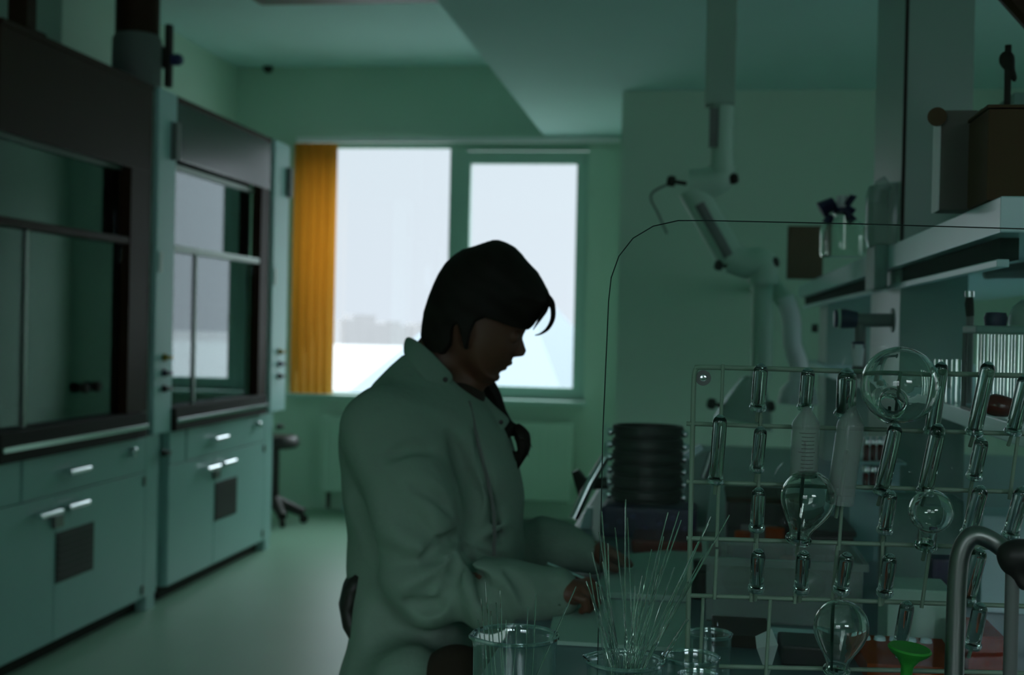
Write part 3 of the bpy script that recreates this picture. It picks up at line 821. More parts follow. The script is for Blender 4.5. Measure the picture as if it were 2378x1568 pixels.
# gas taps on the column
g = thing('gas_tap', 'grey bench tap with a navy handle on the tall column', 'tap', at(2005, 742, 2.85))
yt = 2.86
mesh_obj('pipe', tb(pxs([(2075, 744, yt), (1985, 744, yt)]), .015, 14), MT['grey'], g, True)
mesh_obj('handle', tb(pxs([(1990, 743, yt), (1960, 740, yt), (1937, 740, yt)]), [.018, .022, .019], 12), MT['navy'], g, True)
mesh_obj('ring', tb(pxs([(1951, 741, yt), (1945, 741, yt)]), .0225, 14), MT['cream'], g, True)
mesh_obj('outlet', tb(pxs([(1998, 752, yt), (1998, 800, yt), (1994, 880, yt)]), [.012, .012, .016], 12), MT['grey'], g, True)
mesh_obj('nozzle', tb(pxs([(1993, 800, yt - .02), (1992, 850, yt - .02)]), [.014, .010], 12), MT['white'], g, True)
mesh_obj('lever', tb(pxs([(1980, 804, yt - .02), (2006, 802, yt - .02)]), .010, 10), MT['navy'], g, True)
mesh_obj('wall_flange', tb(pxs([(2076, 744, yt), (2070, 744, yt)]), .026, 16), MT['grey'], g, True)
yt = 2.3
g = thing('gas_tap', 'small steel tap with dark tip in front of the far right wall', 'tap', at(2252, 740, yt))
mesh_obj('valve', tb(pxs([(2252, 676, yt), (2252, 690, yt)]), .008, 12), MT['chrome'], g, True)
mesh_obj('stem', tb(pxs([(2252, 690, yt), (2251, 706, yt), (2253, 735, yt)]), [.006, .008, .007], 12), MT['blackm'], g, True)
bz = at(2252, 860, yt)
mesh_obj('pillar', tb([at(2253, 735, yt), (at(2253, 735, yt).x, yt, zl)], .0065, 12), MT['grey'], g, True)

# lower board: jar of glass tubes, stopper, dome, red pack
yj = 2.05
j0, j1 = at(2262, 900, yj), at(2400, 900, yj)
jc = (j0.x + j1.x) / 2; jr = (j1.x - j0.x) / 2
zr = at(2300, 775, yj).z
g = thing('tube_basket', 'grey basket holding upright glass tubes on the lower shelf', 'basket', (jc, yj + .02, zl))
mesh_obj('rim', bx((j0.x - .008, yj - .04, zr), (j1.x + .008, yj + .06, zr + .012), .003), MT['midgrey'], g)
mesh_obj('tray', bx((j0.x - .008, yj - .04, zl + .001), (j1.x + .008, yj + .06, zl + .006)), MT['grey'], g)
mesh_obj('post', tb([(j0.x - .004, yj + .055, zl + .006), (j0.x - .004, yj + .055, zr)], .004), MT['grey'], g)
mesh_obj('post', tb([(j1.x + .004, yj + .055, zl + .006), (j1.x + .004, yj + .055, zr)], .004), MT['grey'], g)
for k in range(11):
    x = j0.x + .006 + (j1.x - j0.x - .012) * k / 10
    o = mesh_obj('glass_tube', tb([(x, yj + .012 * (k % 2), zl + .0065), (x, yj + .012 * (k % 2), zr - .001)], .0042, 10), MT['glass'], None, True)
    tag(o, 'thin upright glass tube in the grey basket on the lower shelf', 'glass tube', 'glass tubes in the shelf basket')
st_ = at(2312, 752, yj)
tag(mesh_obj('stopper', lt([(0, 0), (.016, 0), (.018, .012), (.015, .02), (0, .021)], (st_.x, yj, zr + .0125), (0, 0, 1), 18), MT['navy'], None, True), 'navy stopper on the rim of the tube basket', 'stopper')
dm = at(2395, 760, yj)
tag(mesh_obj('glass_dome', lt(shell([(.034, 0), (.034, .012), (.028, .03), (.015, .041), (0, .044)], .002), (dm.x, yj, zr + .0125), (0, 0, 1), 24), MT['frost'], None, True), 'pale dome shaped cover beside the navy stopper', 'cover')
rp = at(2330, 925, 1.9)
v = Vol(rp - Vector((.06, .05, .05)), rp + Vector((.07, .05, .05)), .004)
v.ell((rp.x, 1.9, zl + .016), (.030, .02, .014), .01); v.ell((rp.x - .012, 1.9, zl + .022), (.016, .014, .012), .012)
o = vol_obj('red_bag', v, MT['darkred'], None, 1); tag(o, 'small dark red bag on the lower shelf below the glass tubes', 'bag')
for (xx, kk) in ((2175, 0), (2192, 1), (2215, 2), (2228, 3)):
    c = at(xx, 920, 2.3)
    o = mesh_obj('glass_tube', tb([(c.x, 2.3, zl + .001), (c.x, 2.3, at(xx, 835, 2.3).z)], .005, 10), MT['glass'], None, True)
    tag(o, 'upright glass tube left of the basket on the lower shelf', 'glass tube', 'loose tubes on the lower shelf')
# dark underside things below the upper board
c = at(2330, 615, 2.6)
g = tag(mesh_obj('shelf_lamp', tb(smooth_path(pxs([(2285, 640, 2.6), (2320, 632, 2.6), (2400, 626, 2.6)]), 4), [.012, .016, .018, .02, .022, .024, .026, .028, .03], 10, ry=.6), MT['grey'], None, True), 'dark slanted lamp under the upper shelf at right', 'lamp')

# ================================================================== THINGS ON THE BENCH, BACK TO FRONT
# shaker: blue-black base, stack of black sieves, bright diagonal arms
ys_ = 3.02
s0, s1 = at(1420, 1110, ys_), at(1585, 1110, ys_)
cx, rr = (s0.x + s1.x) / 2, (s1.x - s0.x) / 2
zt_ = at(1500, 988, ys_).z
zb_ = ZT + .075
g = thing('shaker', 'dark shaker with blue speckled base and bright slanted arms', 'shaker', (cx, ys_, ZT))
mesh_obj('base', bx((cx - .10, ys_ - .12, ZT + .001), (cx + .12, ys_ + .12, zb_), .012), MT['navy'], g)
for k in range(7):
    x = cx - .085 + .03 * k
    mesh_obj('button', lt([(0, 0), (.006, 0), (.005, .004), (0, .004)], (x, ys_ - .1205, ZT + .03 + .012 * (k % 3)), (0, -1, 0), 10), MT['blue'], g)
mesh_obj('slanted_arm', tb(pxs([(1405, 1062, ys_ - .05), (1368, 1125, ys_ - .07), (1332, 1205, ys_ - .09)]), [.010, .011, .011], 12), MT['chrome'], g, True)
mesh_obj('wing_lever', hull_prism(bmesh.new(), pxs([(1328, 1098, ys_), (1342, 1092, ys_), (1372, 1130, ys_), (1352, 1165, ys_), (1342, 1150, ys_)]), (0, .03, 0)), MT['black'], g)
mesh_obj('hub', tb(pxs([(1362, 1124, ys_), (1412, 1122, ys_)]), .014, 12), MT['black'], g, True)
mesh_obj('foot_plate', hull_prism(bmesh.new(), pxs([(1362, 1180, ys_), (1375, 1180, ys_), (1372, 1228, ys_), (1346, 1228, ys_)]), (0, .04, 0)), MT['shelf'], g)
mesh_obj('right_arm', hull_prism(bmesh.new(), pxs([(1583, 1058, ys_), (1625, 1032, ys_), (1634, 1044, ys_), (1590, 1075, ys_)]), (0, .03, 0)), MT['shelf'], g)
mesh_obj('right_rod', tb(pxs([(1653, 1050, ys_), (1634, 1110, ys_)]), .009, 12), MT['chrome'], g, True)
mesh_obj('right_plate', hull_prism(bmesh.new(), pxs([(1586, 1075, ys_), (1660, 1040, ys_), (1640, 1225, ys_), (1590, 1225, ys_)]), (0, .012, 0)), MT['midgrey'], g)
nm = ['lowest', 'second lowest', 'third from the bottom', 'third from the top', 'second from the top', 'topmost']
n = 6; hh = (zt_ - zb_) / n
for k in range(n):
    z0 = zb_ + k * hh + .0008
    t = thing('sieve', '%s of the six black sieves stacked on the shaker' % nm[k], 'sieve', (cx, ys_, z0), 'black sieves stacked on the shaker')
    mesh_obj('ring', lt([(0, 0), (rr * .94, 0), (rr * .94, .006), (rr, .009), (rr, hh - .004), (rr * .98, hh - .001), (rr * .9, hh - .001), (rr * .9, .012), (0, .012)], (cx, ys_, z0), (0, 0, 1), 36), MT['black'], t, True)
    for sgn in (-1, 1):
        c = Vector((cx + sgn * (rr + .003), ys_ - .03, z0 + hh * .45))
        mesh_obj('stud', lt([(0, -.006), (.008, -.006), (.0095, 0), (.008, .006), (0, .006)], c, (sgn, -.3, 0), 14), MT['chrome'], t, True)
mesh_obj('clear_guard', bx((cx - rr - .018, ys_ - .05, zb_), (cx - rr - .013, ys_ + .05, zt_)), MT['acrylic'], g)

def bpx(px, py): return atz(px, py, ZT)
# writing board and notebook in front of the person
a, b_ = bpx(1290, 1493), bpx(1610, 1500)
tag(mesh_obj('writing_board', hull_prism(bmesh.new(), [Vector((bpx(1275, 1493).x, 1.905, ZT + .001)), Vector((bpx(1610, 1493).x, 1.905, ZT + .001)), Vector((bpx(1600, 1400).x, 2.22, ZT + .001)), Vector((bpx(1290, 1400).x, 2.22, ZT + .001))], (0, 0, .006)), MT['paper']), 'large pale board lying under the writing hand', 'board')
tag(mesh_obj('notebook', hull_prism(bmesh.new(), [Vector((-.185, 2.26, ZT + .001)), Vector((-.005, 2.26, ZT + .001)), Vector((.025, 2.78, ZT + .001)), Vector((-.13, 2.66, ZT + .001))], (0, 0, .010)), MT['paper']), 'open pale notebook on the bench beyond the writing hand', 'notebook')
dk = mesh_obj('dark_tray', bx((-.13, 2.72, ZT + .001), (.06, 2.88, ZT + .03), .006), MT['darkred']); tag(dk, 'flat dark tray in front of the shaker base', 'tray')

# tub with green cloth
yt0 = 2.12
t0 = at(1640, 1395, yt0); t1 = at(2003, 1395, yt0)
g = thing('plastic_tub', 'white translucent tub holding a green cloth behind the rack', 'tub', ((t0.x + t1.x) / 2, yt0 + .1, ZT))
zz = at(1800, 1300, yt0).z
b = bmesh.new()
def ringbox(b, x0, x1, y0, y1, z0, z1, th):
    box(b, (x0, y0, z0), (x1, y0 + th, z1)); box(b, (x0, y1 - th, z0), (x1, y1, z1))
    box(b, (x0, y0 + th, z0), (x0 + th, y1 - th, z1)); box(b, (x1 - th, y0 + th, z0), (x1, y1 - th, z1))
ringbox(b, t0.x, t1.x, yt0, yt0 + .2, ZT + .004, zz, .003); box(b, (t0.x, yt0, ZT + .001), (t1.x, yt0 + .2, ZT + .004))
mesh_obj('wall', b, MT['frost'], g)
b = bmesh.new(); ringbox(b, t0.x - .008, t1.x + .008, yt0 - .008, yt0 + .208, zz - .012, zz, .0105)
mesh_obj('rim', b, MT['frost'], g)
gc = Vector(((t0.x + t1.x) / 2 - .01, yt0 + .11, ZT + .05))
v = Vol(gc - Vector((.13, .1, .06)), gc + Vector((.13, .1, .06)), .005)
v.ell(gc + Vector((-.03, 0, 0)), (.06, .06, .03), .02); v.ell(gc + Vector((.04, .01, -.005)), (.05, .05, .026), .02)
o = vol_obj('green_cloth', v, MT['dgreen'], None, 1); tag(o, 'crumpled green cloth inside the white tub', 'cloth')
# row of dark crates with orange caps behind
def crate(x0, x1, y, h, d, m, label, lid=None):
    t = thing('supply_crate', label, 'crate', ((x0 + x1) / 2, y + d / 2, ZT))
    mesh_obj('body', bx((x0, y, ZT + .001), (x1, y + d, ZT + h), .004), MT[m], t)
    mesh_obj('lid', bx((x0 - .004, y - .004, ZT + h + .0005), (x1 + .004, y + d + .004, ZT + h + .012), .003), MT[lid or m], t)
    mesh_obj('front_label', bx((x0 + (x1 - x0) * .2, y - .0015, ZT + h * .25), (x0 + (x1 - x0) * .75, y - .0003, ZT + h * .6)), MT['grey'], t)
    return t
crate(at(1690, 1200, 2.75).x, at(1845, 1200, 2.75).x, 2.75, .115, .2, 'black', 'black crate behind the tub, left of the orange jars', 'hooddark')
crate(at(1870, 1200, 2.5).x, at(1985, 1200, 2.5).x, 2.5, .09, .2, 'black', 'low black crate behind the tub, below the syringe tubes')
def jar(px, py, Y, r, h, m, label, lid='redcap', group=None):
    c = at(px, py, Y)
    t = thing('plastic_jar', label, 'jar', (c.x, Y, ZT), group)
    mesh_obj('body', lt([(0, .001), (r * .95, .001), (r, .006), (r, h * .7), (r * .8, h * .76), (0, h * .76)], (c.x, Y, ZT), (0, 0, 1), 22), MT[m], t, True)
    mesh_obj('lid', lt([(0, h * .765), (r * .86, h * .765), (r * .88, h * .98), (r * .8, h), (0, h)], (c.x, Y, ZT), (0, 0, 1), 22), MT[lid], t, True)
    return t
jar(1725, 1215, 2.55, .018, .085, 'navy', 'dark jar with orange lid left of the pear flask', 'orange')
jar(1800, 1215, 2.55, .022, .095, 'darkred', 'dark red jar with orange lid seen through the pear flask', 'orange')
jar(1845, 1250, 2.45, .030, .055, 'orange', 'low orange jar right behind the green cloth', 'orange')
jar(2105, 1320, 2.1, .026, .058, 'grey', 'jar with a round red lid right of the white tub', 'redcap')
jar(1632, 1330, 2.3, .020, .07, 'black', 'small black jar at the left end of the tub', 'black')
# rows of silver capped red vials on a white stand, far right of the column foot
yv = 2.7
vs0 = at(2040, 1140, yv)
g = thing('vial_stand', 'two tier white stand of red vials behind the glass tubes', 'stand', (vs0.x, yv, ZT))
zt1, zt2 = at(2040, 1135, yv).z, at(2040, 1070, yv).z
for z_ in (zt1, zt2):
    mesh_obj('tier', bx((vs0.x - .05, yv - .03, z_ - .005), (vs0.x + .05, yv + .05, z_ - .0005), .001), MT['shelf'], g)
mesh_obj('support', bx((vs0.x - .05, yv + .052, ZT + .001), (vs0.x + .05, yv + .058, zt2)), MT['shelf'], g)
for r_, z_ in ((0, zt1), (1, zt2)):
    for k in range(4):
        x = at(2008 + 17 * k, 1100, yv).x; y = yv - .018 + .009 * k
        t = thing('sample_vial', ['red vial with silver cap on the lower tier of the stand', 'red vial with silver cap on the upper tier of the stand'][r_], 'vial', (x, y, z_), 'red vials on the %s tier' % ('lower', 'upper')[r_])
        mesh_obj('vial', lt([(0, .0005), (.006, .0005), (.0065, .03), (.004, .034), (0, .034)], (x, y, z_), (0, 0, 1), 14), MT['darkred'], t, True)
        mesh_obj('cap', lt([(0, .0345), (.0068, .0345), (.0068, .047), (.005, .05), (0, .05)], (x, y, z_), (0, 0, 1), 14), MT['chrome'], t, True)
# white cartons and red packs in front, right
def carton(px0, px1, ytop, Y, d, m, label, name='carton', z0=ZT):
    a, b_, c = at(px0, ytop, Y), at(px1, ytop, Y), at((px0 + px1) / 2, ytop, Y)
    t = thing(name, label, 'box', ((a.x + b_.x) / 2, Y + d / 2, z0))
    mesh_obj('box', bx((a.x, Y, z0 + .0008), (b_.x, Y + d, c.z), .003), MT[m], t)
    mesh_obj('flap', bx((a.x + .002, Y - .0012, c.z - (c.z - z0) * .35), (b_.x - .002, Y - .0002, c.z - .003)), MT[m], t)
    return t
carton(2062, 2215, 1370, 1.98, .10, 'paper', 'white carton right of the tub, below the red lid')
carton(2165, 2235, 1300, 2.12, .05, 'navy', 'small dark blue carton behind the bent metal tube')
carton(2060, 2240, 1160, 2.42, .10, 'midgrey', 'tall grey carton behind the small round flask')
carton(2282, 2420, 1200, 2.3, .12, 'shelf', 'pale carton at the right edge under the lower shelf')
# red blister pack
yr = 1.80
p = [Vector((at(2015, 1500, yr).x, yr, ZT + .001)), Vector((at(2235, 1500, yr).x, yr, ZT + .001)), Vector((at(2235, 1500, yr).x + .005, yr + .17, ZT + .001)), Vector((at(2015, 1500, yr).x - .003, yr + .17, ZT + .001))]
g = thing('red_pack', 'flat orange red pack with pale blisters under the lower flask', 'pack', (p[0].x + .05, yr + .05, ZT))
mesh_obj('tray', hull_prism(bmesh.new(), p, (0, 0, .026)), MT['orange'], g)
for k in range(5):
    x = p[0].x + .014 + .022 * k
    mesh_obj('blister', lt([(0, 0), (.009, 0), (.008, .005), (0, .007)], (x, yr + .14, ZT + .0275), (0, 0, 1), 14), MT['shelf'], g, True)
carton(2250, 2335, 1478, 1.82, .12, 'redcap', 'thin red carton behind the bent metal tube', z0=ZT)
# dark block and dull sheet lower right
tag(mesh_obj('dark_block', bx((at(1815, 1480, 1.86).x, 1.86, ZT + .001), (at(1960, 1480, 1.86).x, 1.95, ZT + .03), .004), MT['black']), 'low black block behind the pear flask near the bench front', 'block')
tag(mesh_obj('purple_folder', bx((at(1655, 1480, 1.92).x, 1.95, ZT + .001), (at(1790, 1480, 1.95).x, 2.08, ZT + .02), .002), MT['hooddark']), 'dark folder lying in front of the white tub', 'folder')
tag(mesh_obj('grey_binder_strip', bx((at(1790, 1455, 1.97).x, 1.97, ZT + .001), (at(1905, 1455, 1.97).x, 2.01, ZT + .022), .003), MT['shelf']), 'pale strip lying between the folder and the lower flask', 'strip')

# ================================================================== DRYING RACK ON THE CLEAR SHIELD
YR = 1.462
YPN = 1.50
shield = thing('clear_shield', 'upright clear acrylic sheet with a rounded top corner on the bench', 'shield', (at(1900, 1500, YPN).x, YPN, ZT))
outl = [(1384, 1690), (1389, 1480), (1393, 1300), (1400, 1000), (1413, 700), (1419, 645), (1437, 595), (1470, 553), (1517, 525), (1575, 512), (1640, 512), (2000, 520), (2400, 532), (2520, 536), (2520, 1690)]
pts = pxs([(x, y, YPN) for (x, y) in outl])
for p in pts[:1] + pts[-1:]: p.z = ZT + .001
mesh_obj('sheet', hull_prism(bmesh.new(), pts, (0, .004, 0)), MT['acrylic'], shield)
mesh_obj('edge_band', tb([p + Vector((0, .002, 0)) for p in pts[:14]], .00075, 6), MT['edge'], shield)
for x in (pts[0].x + .06, pts[-1].x - .06):
    mesh_obj('foot', bx((x - .02, YPN - .03, ZT + .0005), (x + .02, YPN - .0005, ZT + .02), .003), MT['grey'], shield)

rack = thing('drying_rack', 'pale wire drying rack hung with glassware in the foreground', 'drying rack', (at(1900, 1500, YR).x, YR, ZT))
def wire(name, a, b, r, m='rackwire', dy=0.0):
    return mesh_obj(name, tb([at(a[0], a[1], YR + dy), at(b[0], b[1], YR + dy)], r, 10), MT[m], rack, True)
WR = .0024
fr = smooth_path(pxs([(1592, 1640, YR), (1599, 1400, YR), (1606, 1100, YR), (1611, 900, YR), (1613, 868, YR), (1617, 857, YR), (1632, 853, YR), (1800, 857, YR), (2100, 866, YR), (2470, 875, YR)]), 5)
mesh_obj('outer_frame', tb(fr, .0030, 10), MT['rackwire'], rack, True)
bl_ = fr[0]
mesh_obj('rack_leg', tb([bl_, Vector((bl_.x, YR - .03, ZT + .012))], .003, 10), MT['rackwire'], rack, True)
mesh_obj('rack_foot', lt([(0, .0005), (.009, .0005), (.009, .010), (.005, .014), (0, .014)], (bl_.x, YR - .03, ZT), (0, 0, 1), 14), MT['black'], rack, True)
for (yl, yr_) in ((984, 1011), (1119, 1146), (1250, 1277), (1383, 1411), (1546, 1566)):
    wire('cross_wire', (1594 if yl < 1500 else 1590, yl), (2470, yr_), .0026)
VW = [((1679, 846), (1664, 1270)), ((1665, 1276), (1659, 1392)), ((1770, 848), (1757, 1280)), ((1754, 1262), (1744, 1398)), ((1877, 856), (1865, 1000)), ((1862, 1120), (1846, 1402)),
      ((1976, 858), (1948, 1278)), ((1945, 1268), (1932, 1404)), ((2091, 862), (2060, 1145)), ((2056, 1140), (2043, 1408)), ((2196, 868), (2158, 1150)), ((2165, 1240), (2140, 1412)), ((2293, 866), (2244, 1208)),
      ((2384, 872), (2344, 1160)), ((1633, 1388), (1621, 1640)), ((1789, 1393), (1774, 1640)), ((1934, 1395), (1926, 1640)), ((2212, 1410), (2200, 1640))]
for a, b in VW: wire('upright_wire', a, b, .0021, dy=-.004)
wc = at(1633, 878, YR + .003)
mesh_obj('washer', lt([(.004, -.001), (.0088, -.001), (.0088, .001), (.004, .001), (.004, -.001)], wc, (0, -1, 0), 28), MT['grey'], rack, True)
mesh_obj('screw_head', lt([(0, 0), (.0038, 0), (.0036, .002), (0, .003)], wc, (0, -1, 0), 18), MT['chrome'], rack, True)
mesh_obj('mount_bolt', tb([wc, Vector((wc.x, YPN - .0005, wc.z))], .003, 10), MT['steel'], rack, True)

ordn = ['top', 'second', 'third', 'fourth', 'fifth', 'bottom']
def peg(a, b):
    return mesh_obj('peg', tb([a, b], [.0022, .0019], 8), MT['rackwire'], rack, True)
def test_tube(tp, bt, w, label):
    yt_, yb_ = YR - .030, YR - .014
    A = at(tp[0], tp[1], yt_); B = at(bt[0], bt[1], yb_)
    d = (A - B); L = d.length; d = d / L; r = w / 2 / FPX * YR
    th = r * .16
    n = 7
    dome = [(r * math.cos(k * PI / 2 / n), L - r + r * math.sin(k * PI / 2 / n)) for k in range(n)] + [(0, L)]
    idome = [((r - th) * math.cos(k * PI / 2 / n), L - r + (r - th * .8) * math.sin(k * PI / 2 / n)) for k in range(n)] + [(0, L - th * .8)]
    rim = [(r - th, .001), (r - th * .6, -.0006), (r * 1.04, -.0008), (r * 1.13, .0012), (r * 1.10, .0034), (r, .0055)]
    o = mesh_obj('test_tube', lt(rim + dome + idome[::-1] + [(r - th, .001)], B, d, 24), MT['glass'], None, True)
    mesh_obj('rim', lt([(r * .92, -.0015), (r * 1.12, -.0018), (r * 1.22, .0006), (r * 1.14, .0034), (r * .98, .0042), (r * .92, -.0015)], B, d, 24), MT['rimglass'], o, True)
    mesh_obj('tip', lt([(r * .62, L - r * .18), (r * .45, L - r * .02), (r * .2, L + r * .12), (0, L + r * .15)], B, d, 20), MT['rimglass'], o, True)
    tag(o, label, 'test tube', 'test tubes on the drying rack')
    pb = B - d * .012 + Vector((0, .006, 0))
    peg(Vector((pb.x, YR - .002, pb.z - .004)), B + d * (L * .06))
    return o
TT = [((1768, 846), (1760, 948), 32, 'short test tube in the top row nearest the left end of the rack'),
      ((1877, 856), (1870, 947), 31, 'short test tube above the upright graduated tube'),
      ((1968, 858), (1964, 962), 44, 'wider stubby test tube above the tilted graduated tube'),
      ((2188, 842), (2163, 1004), 31, 'long test tube touching the right side of the big round flask'),
      ((2297, 842), (2262, 1006), 33, 'long test tube in the top row in front of the red bag'),
      ((2384, 872), (2352, 1004), 33, 'long test tube in the top row at the right picture edge'),
      ((1673, 965), (1662, 1118), 32, 'long test tube in the second row at the far left of the rack'),
      ((1767, 992), (1758, 1090), 29, 'faint short test tube in the second row left of the graduated tubes'),
      ((2081, 986), (2047, 1144), 33, 'long test tube hanging just below the big round flask'),
      ((2181, 986), (2148, 1144), 34, 'long test tube directly above the small round flask'),
      ((2281, 1018), (2262, 1108), 31, 'short tilted test tube in the second row near the right edge'),
      ((1763, 1134), (1757, 1228), 31, 'short test tube in the third row left of the upper pear flask'),
      ((2070, 1142), (2054, 1234), 31, 'short test tube in the third row left of the small round flask'),
      ((2280, 1130), (2250, 1240), 34, 'long test tube in the third row left of the bent metal pipe top'),
      ((2377, 1132), (2346, 1244), 34, 'long test tube in the third row at the right picture edge'),
      ((1762, 1277), (1756, 1368), 32, 'leftmost short test tube of the fourth row before the white tub'),
      ((1868, 1281), (1860, 1371), 32, 'short test tube in the fourth row below the upper pear flask'),
      ((1968, 1285), (1953, 1372), 33, 'short test tube in the fourth row at the right end of the tub'),
      ((2068, 1288), (2054, 1378), 32, 'short test tube in the fourth row beside the red jar lid'),
      ((2277, 1275), (2246, 1392), 34, 'long test tube under the arch of the bent metal pipe'),
      ((2108, 1398), (2090, 1500), 32, 'test tube in the bottom row above the green stopper'),
      ((2278, 1402), (2258, 1500), 33, 'test tube in the bottom row inside the bent metal pipe')]
for a, b, w, lb in TT: test_tube(a, b, w, lb)

def flask(name, c, r, neck_to, nr, label, Yc, pear=0.0, ty=None):
    """hollow flask: bulb round c, neck reaching neck_to (pixels)"""
    C0 = at(c[0], c[1], Yc); N = at(neck_to[0], neck_to[1], ty or (YR - .016))
    d = N - C0; L = d.length; R = r / FPX * Yc; nr = nr / FPX * Yc; th = .0016
    prof = [(0, -R)]
    for k in range(1, 13):
        a = PI * k / 20; prof.append((R * math.sin(a), -R * math.cos(a)))
    if pear:
        z0 = R * math.cos(PI * 8 / 20); 
        a = PI * 12 / 20; z1, r1 = -R * math.cos(a), R * math.sin(a)
        for k in range(1, 7):
            t = k / 6; e_ = t * t * (3 - 2 * t)
            prof.append((r1 + (nr - r1) * (t * .55 + e_ * .45), z1 + (L * .80 - z1) * t))
    else:
        a0 = PI * 12 / 20; a1 = PI - math.asin(min(.95, nr * 1.15 / R))
        for k in range(1, 7):
            a = a0 + (a1 - a0) * k / 6; prof.append((R * math.sin(a), -R * math.cos(a)))
        prof.append((nr, -R * math.cos(a1) + .004))
    prof += [(nr, L - .007), (nr * 1.22, L - .005), (nr * 1.26, L - .002), (nr * 1.12, L)]
    inner = []
    for (q, h) in prof[:-3]:
        s_ = max(0, (math.hypot(q, h) - th) / max(math.hypot(q, h), 1e-6)) if h < R * .9 else None
        inner.append((q * s_, h * s_) if s_ is not None else (q - th, h))
    inner[-1] = (nr - th, L)
    o = mesh_obj(name, lt(prof + inner[::-1], C0, d, 40), MT['glass'], None, True)
    tag(o, label, 'flask', 'upside down flasks on the drying rack')
    peg(Vector((N.x, YR - .002, N.z - .016)), N - d * .05)
    return o
flask('round_flask', (2090, 895), 87, (2064, 950), 30, 'large round flask at the top right of the drying rack', 1.395, 0, 1.452)
flask('pear_flask', (1877, 1156), 62, (1853, 1258), 24, 'pear shaped flask hanging in the middle of the drying rack', 1.43, 1)
flask('round_flask', (2162, 1188), 49, (2149, 1272), 21, 'small round flask hanging right of the middle of the rack', 1.43, 0)
flask('pear_flask', (1953, 1456), 62, (1942, 1562), 25, 'lower pear shaped flask near the bottom picture edge', 1.43, 1)

def conical(tip, end, hw, label, marks, cap):
    A = at(tip[0], tip[1], YR - .03); B = at(end[0], end[1], YR - .02)
    d = A - B; L = d.length; r = hw / FPX * YR
    t = thing('centrifuge_tube', label, 'centrifuge tube', B, 'graduated tubes on the drying rack')
    prof = [(r, 0), (r, L - .021), (r * .94, L - .018), (r * .22, L - .001), (0, L)]
    o = mesh_obj('tube_wall', lt(prof + [(0, L - .002), (r * .18, L - .003), (r * .88, L - .019), (r - .001, L - .022), (r - .001, 0), (r, 0)], B, d, 28), MT['conical'], t, True)
    if marks:
        b = bmesh.new(); q = Vector((0, 0, 1)).rotation_difference(d.normalized())
        for k in range(12):
            h = L - .028 - .0043 * k; a0, a1 = (-1.9, -1.0) if k % 5 else (-2.1, -0.9)
            vs = []
            for j in range(7):
                a = a0 + (a1 - a0) * j / 6
                p = Vector(((r + .0003) * math.cos(a), (r + .0003) * math.sin(a), h))
                vs.append((b.verts.new(B + q @ p), b.verts.new(B + q @ (p + Vector((0, 0, .00045))))))
            for u, v in zip(vs, vs[1:]): b.faces.new((u[0], v[0], v[1], u[1]))
        mesh_obj('graduation', b, MT['black'], t)
    if cap:
        mesh_obj('rim_flange', lt([(r * .86, -.012), (r * 1.02, -.011), (r * 1.04, 0), (r * .86, .001), (r * .86, -.012)], B, d, 28), MT['frost'], t, True)
    pb = B - d.normalized() * .03
    peg(Vector((pb.x, YR - .002, pb.z)), B + d * .5)
conical((1874, 943), (1866, 1105), 31, 'upright graduated tube with pointed end above the pear flask', True, False)
conical((1982, 943), (1953, 1146), 30, 'tilted graduated tube with pointed end left of the big round flask', False, True)

# ================================================================== FOREGROUND GLASSWARE
def beaker(rim_c, w, Y, label, spout_deg=None, name='beaker'):
    c = at(rim_c[0], rim_c[1], Y); R = w / 2 / FPX * Y; H = c.z - ZT; th = .0018
    prof = [(0, .0008), (R * .86, .0008), (R * .95, .004), (R * .97, .012), (R * .97, H - .012), (R * .985, H - .005), (R * 1.02, H - .002), (R * 1.0, H), (R * .955, H - .003), (R * .97 - th, H - .012), (R * .97 - th, .013), (R * .9, .0045), (0, .004)]
    def sp(a, h):
        if spout_deg is None: return 0
        da = (math.degrees(a) - spout_deg + 180) % 360 - 180
        return R * .10 * math.exp(-(da / 13) ** 2) * max(0, (h - H * .86) / (H * .14)) ** 1.5
    o = mesh_obj(name, lt(prof, (c.x, Y, ZT), (0, 0, 1), 72, sp), MT['tubeglass'], None, True)
    mesh_obj('rim', lt([(R * .955, H - .0028), (R * .99, H - .0042), (R * 1.03, H - .0022), (R * 1.025, H + .0004), (R * .985, H + .001), (R * .955, H - .0006), (R * .955, H - .0028)], (c.x, Y, ZT), (0, 0, 1), 72, sp), MT['rimglass'], o, True)
    tag(o, label, 'beaker'); return Vector((c.x, Y, ZT)), R, H
b1, R1, H1 = beaker((1197, 1473), 202, 1.40, 'empty looking spouted glass beaker at the bottom centre', 205)
b2, R2, H2 = beaker((1452, 1532), 180, 1.385, 'glass beaker full of thin glass pipettes', 172)
beaker((1605, 1524), 132, 1.42, 'short thick rimmed glass beaker in front of the rack leg')
beaker((1622, 1566), 92, 1.29, 'small round glass beaker nearest the camera at the bottom edge')
beaker((1648, 1470), 104, 1.74, 'low glass dish behind the rack leg', None, 'glass_dish')
def pipette(base, top, label, group, rb=.0020):
    base = Vector(base); top = Vector(top); d = top - base
    pts = [base, base + d * .34, base + d * .42, top]
    o = mesh_obj('pipette', tb(pts, [rb, rb, .0009, .00065], 7), MT['rod'], None, True)
    tag(o, label, 'pipette', group)
random.seed(11)
tops = [(1375, 1282), (1391, 1236), (1397, 1188), (1399, 1305), (1412, 1262), (1428, 1226), (1453, 1160), (1457, 1203), (1551, 1190), (1577, 1188), (1582, 1208), (1541, 1246),
        (1513, 1276), (1650, 1200), (1645, 1216), (1694, 1196), (1655, 1262), (1633, 1290), (1597, 1352), (1362, 1350), (1369, 1330), (1384, 1352), (1548, 1278), (1622, 1258), (1566, 1318)]
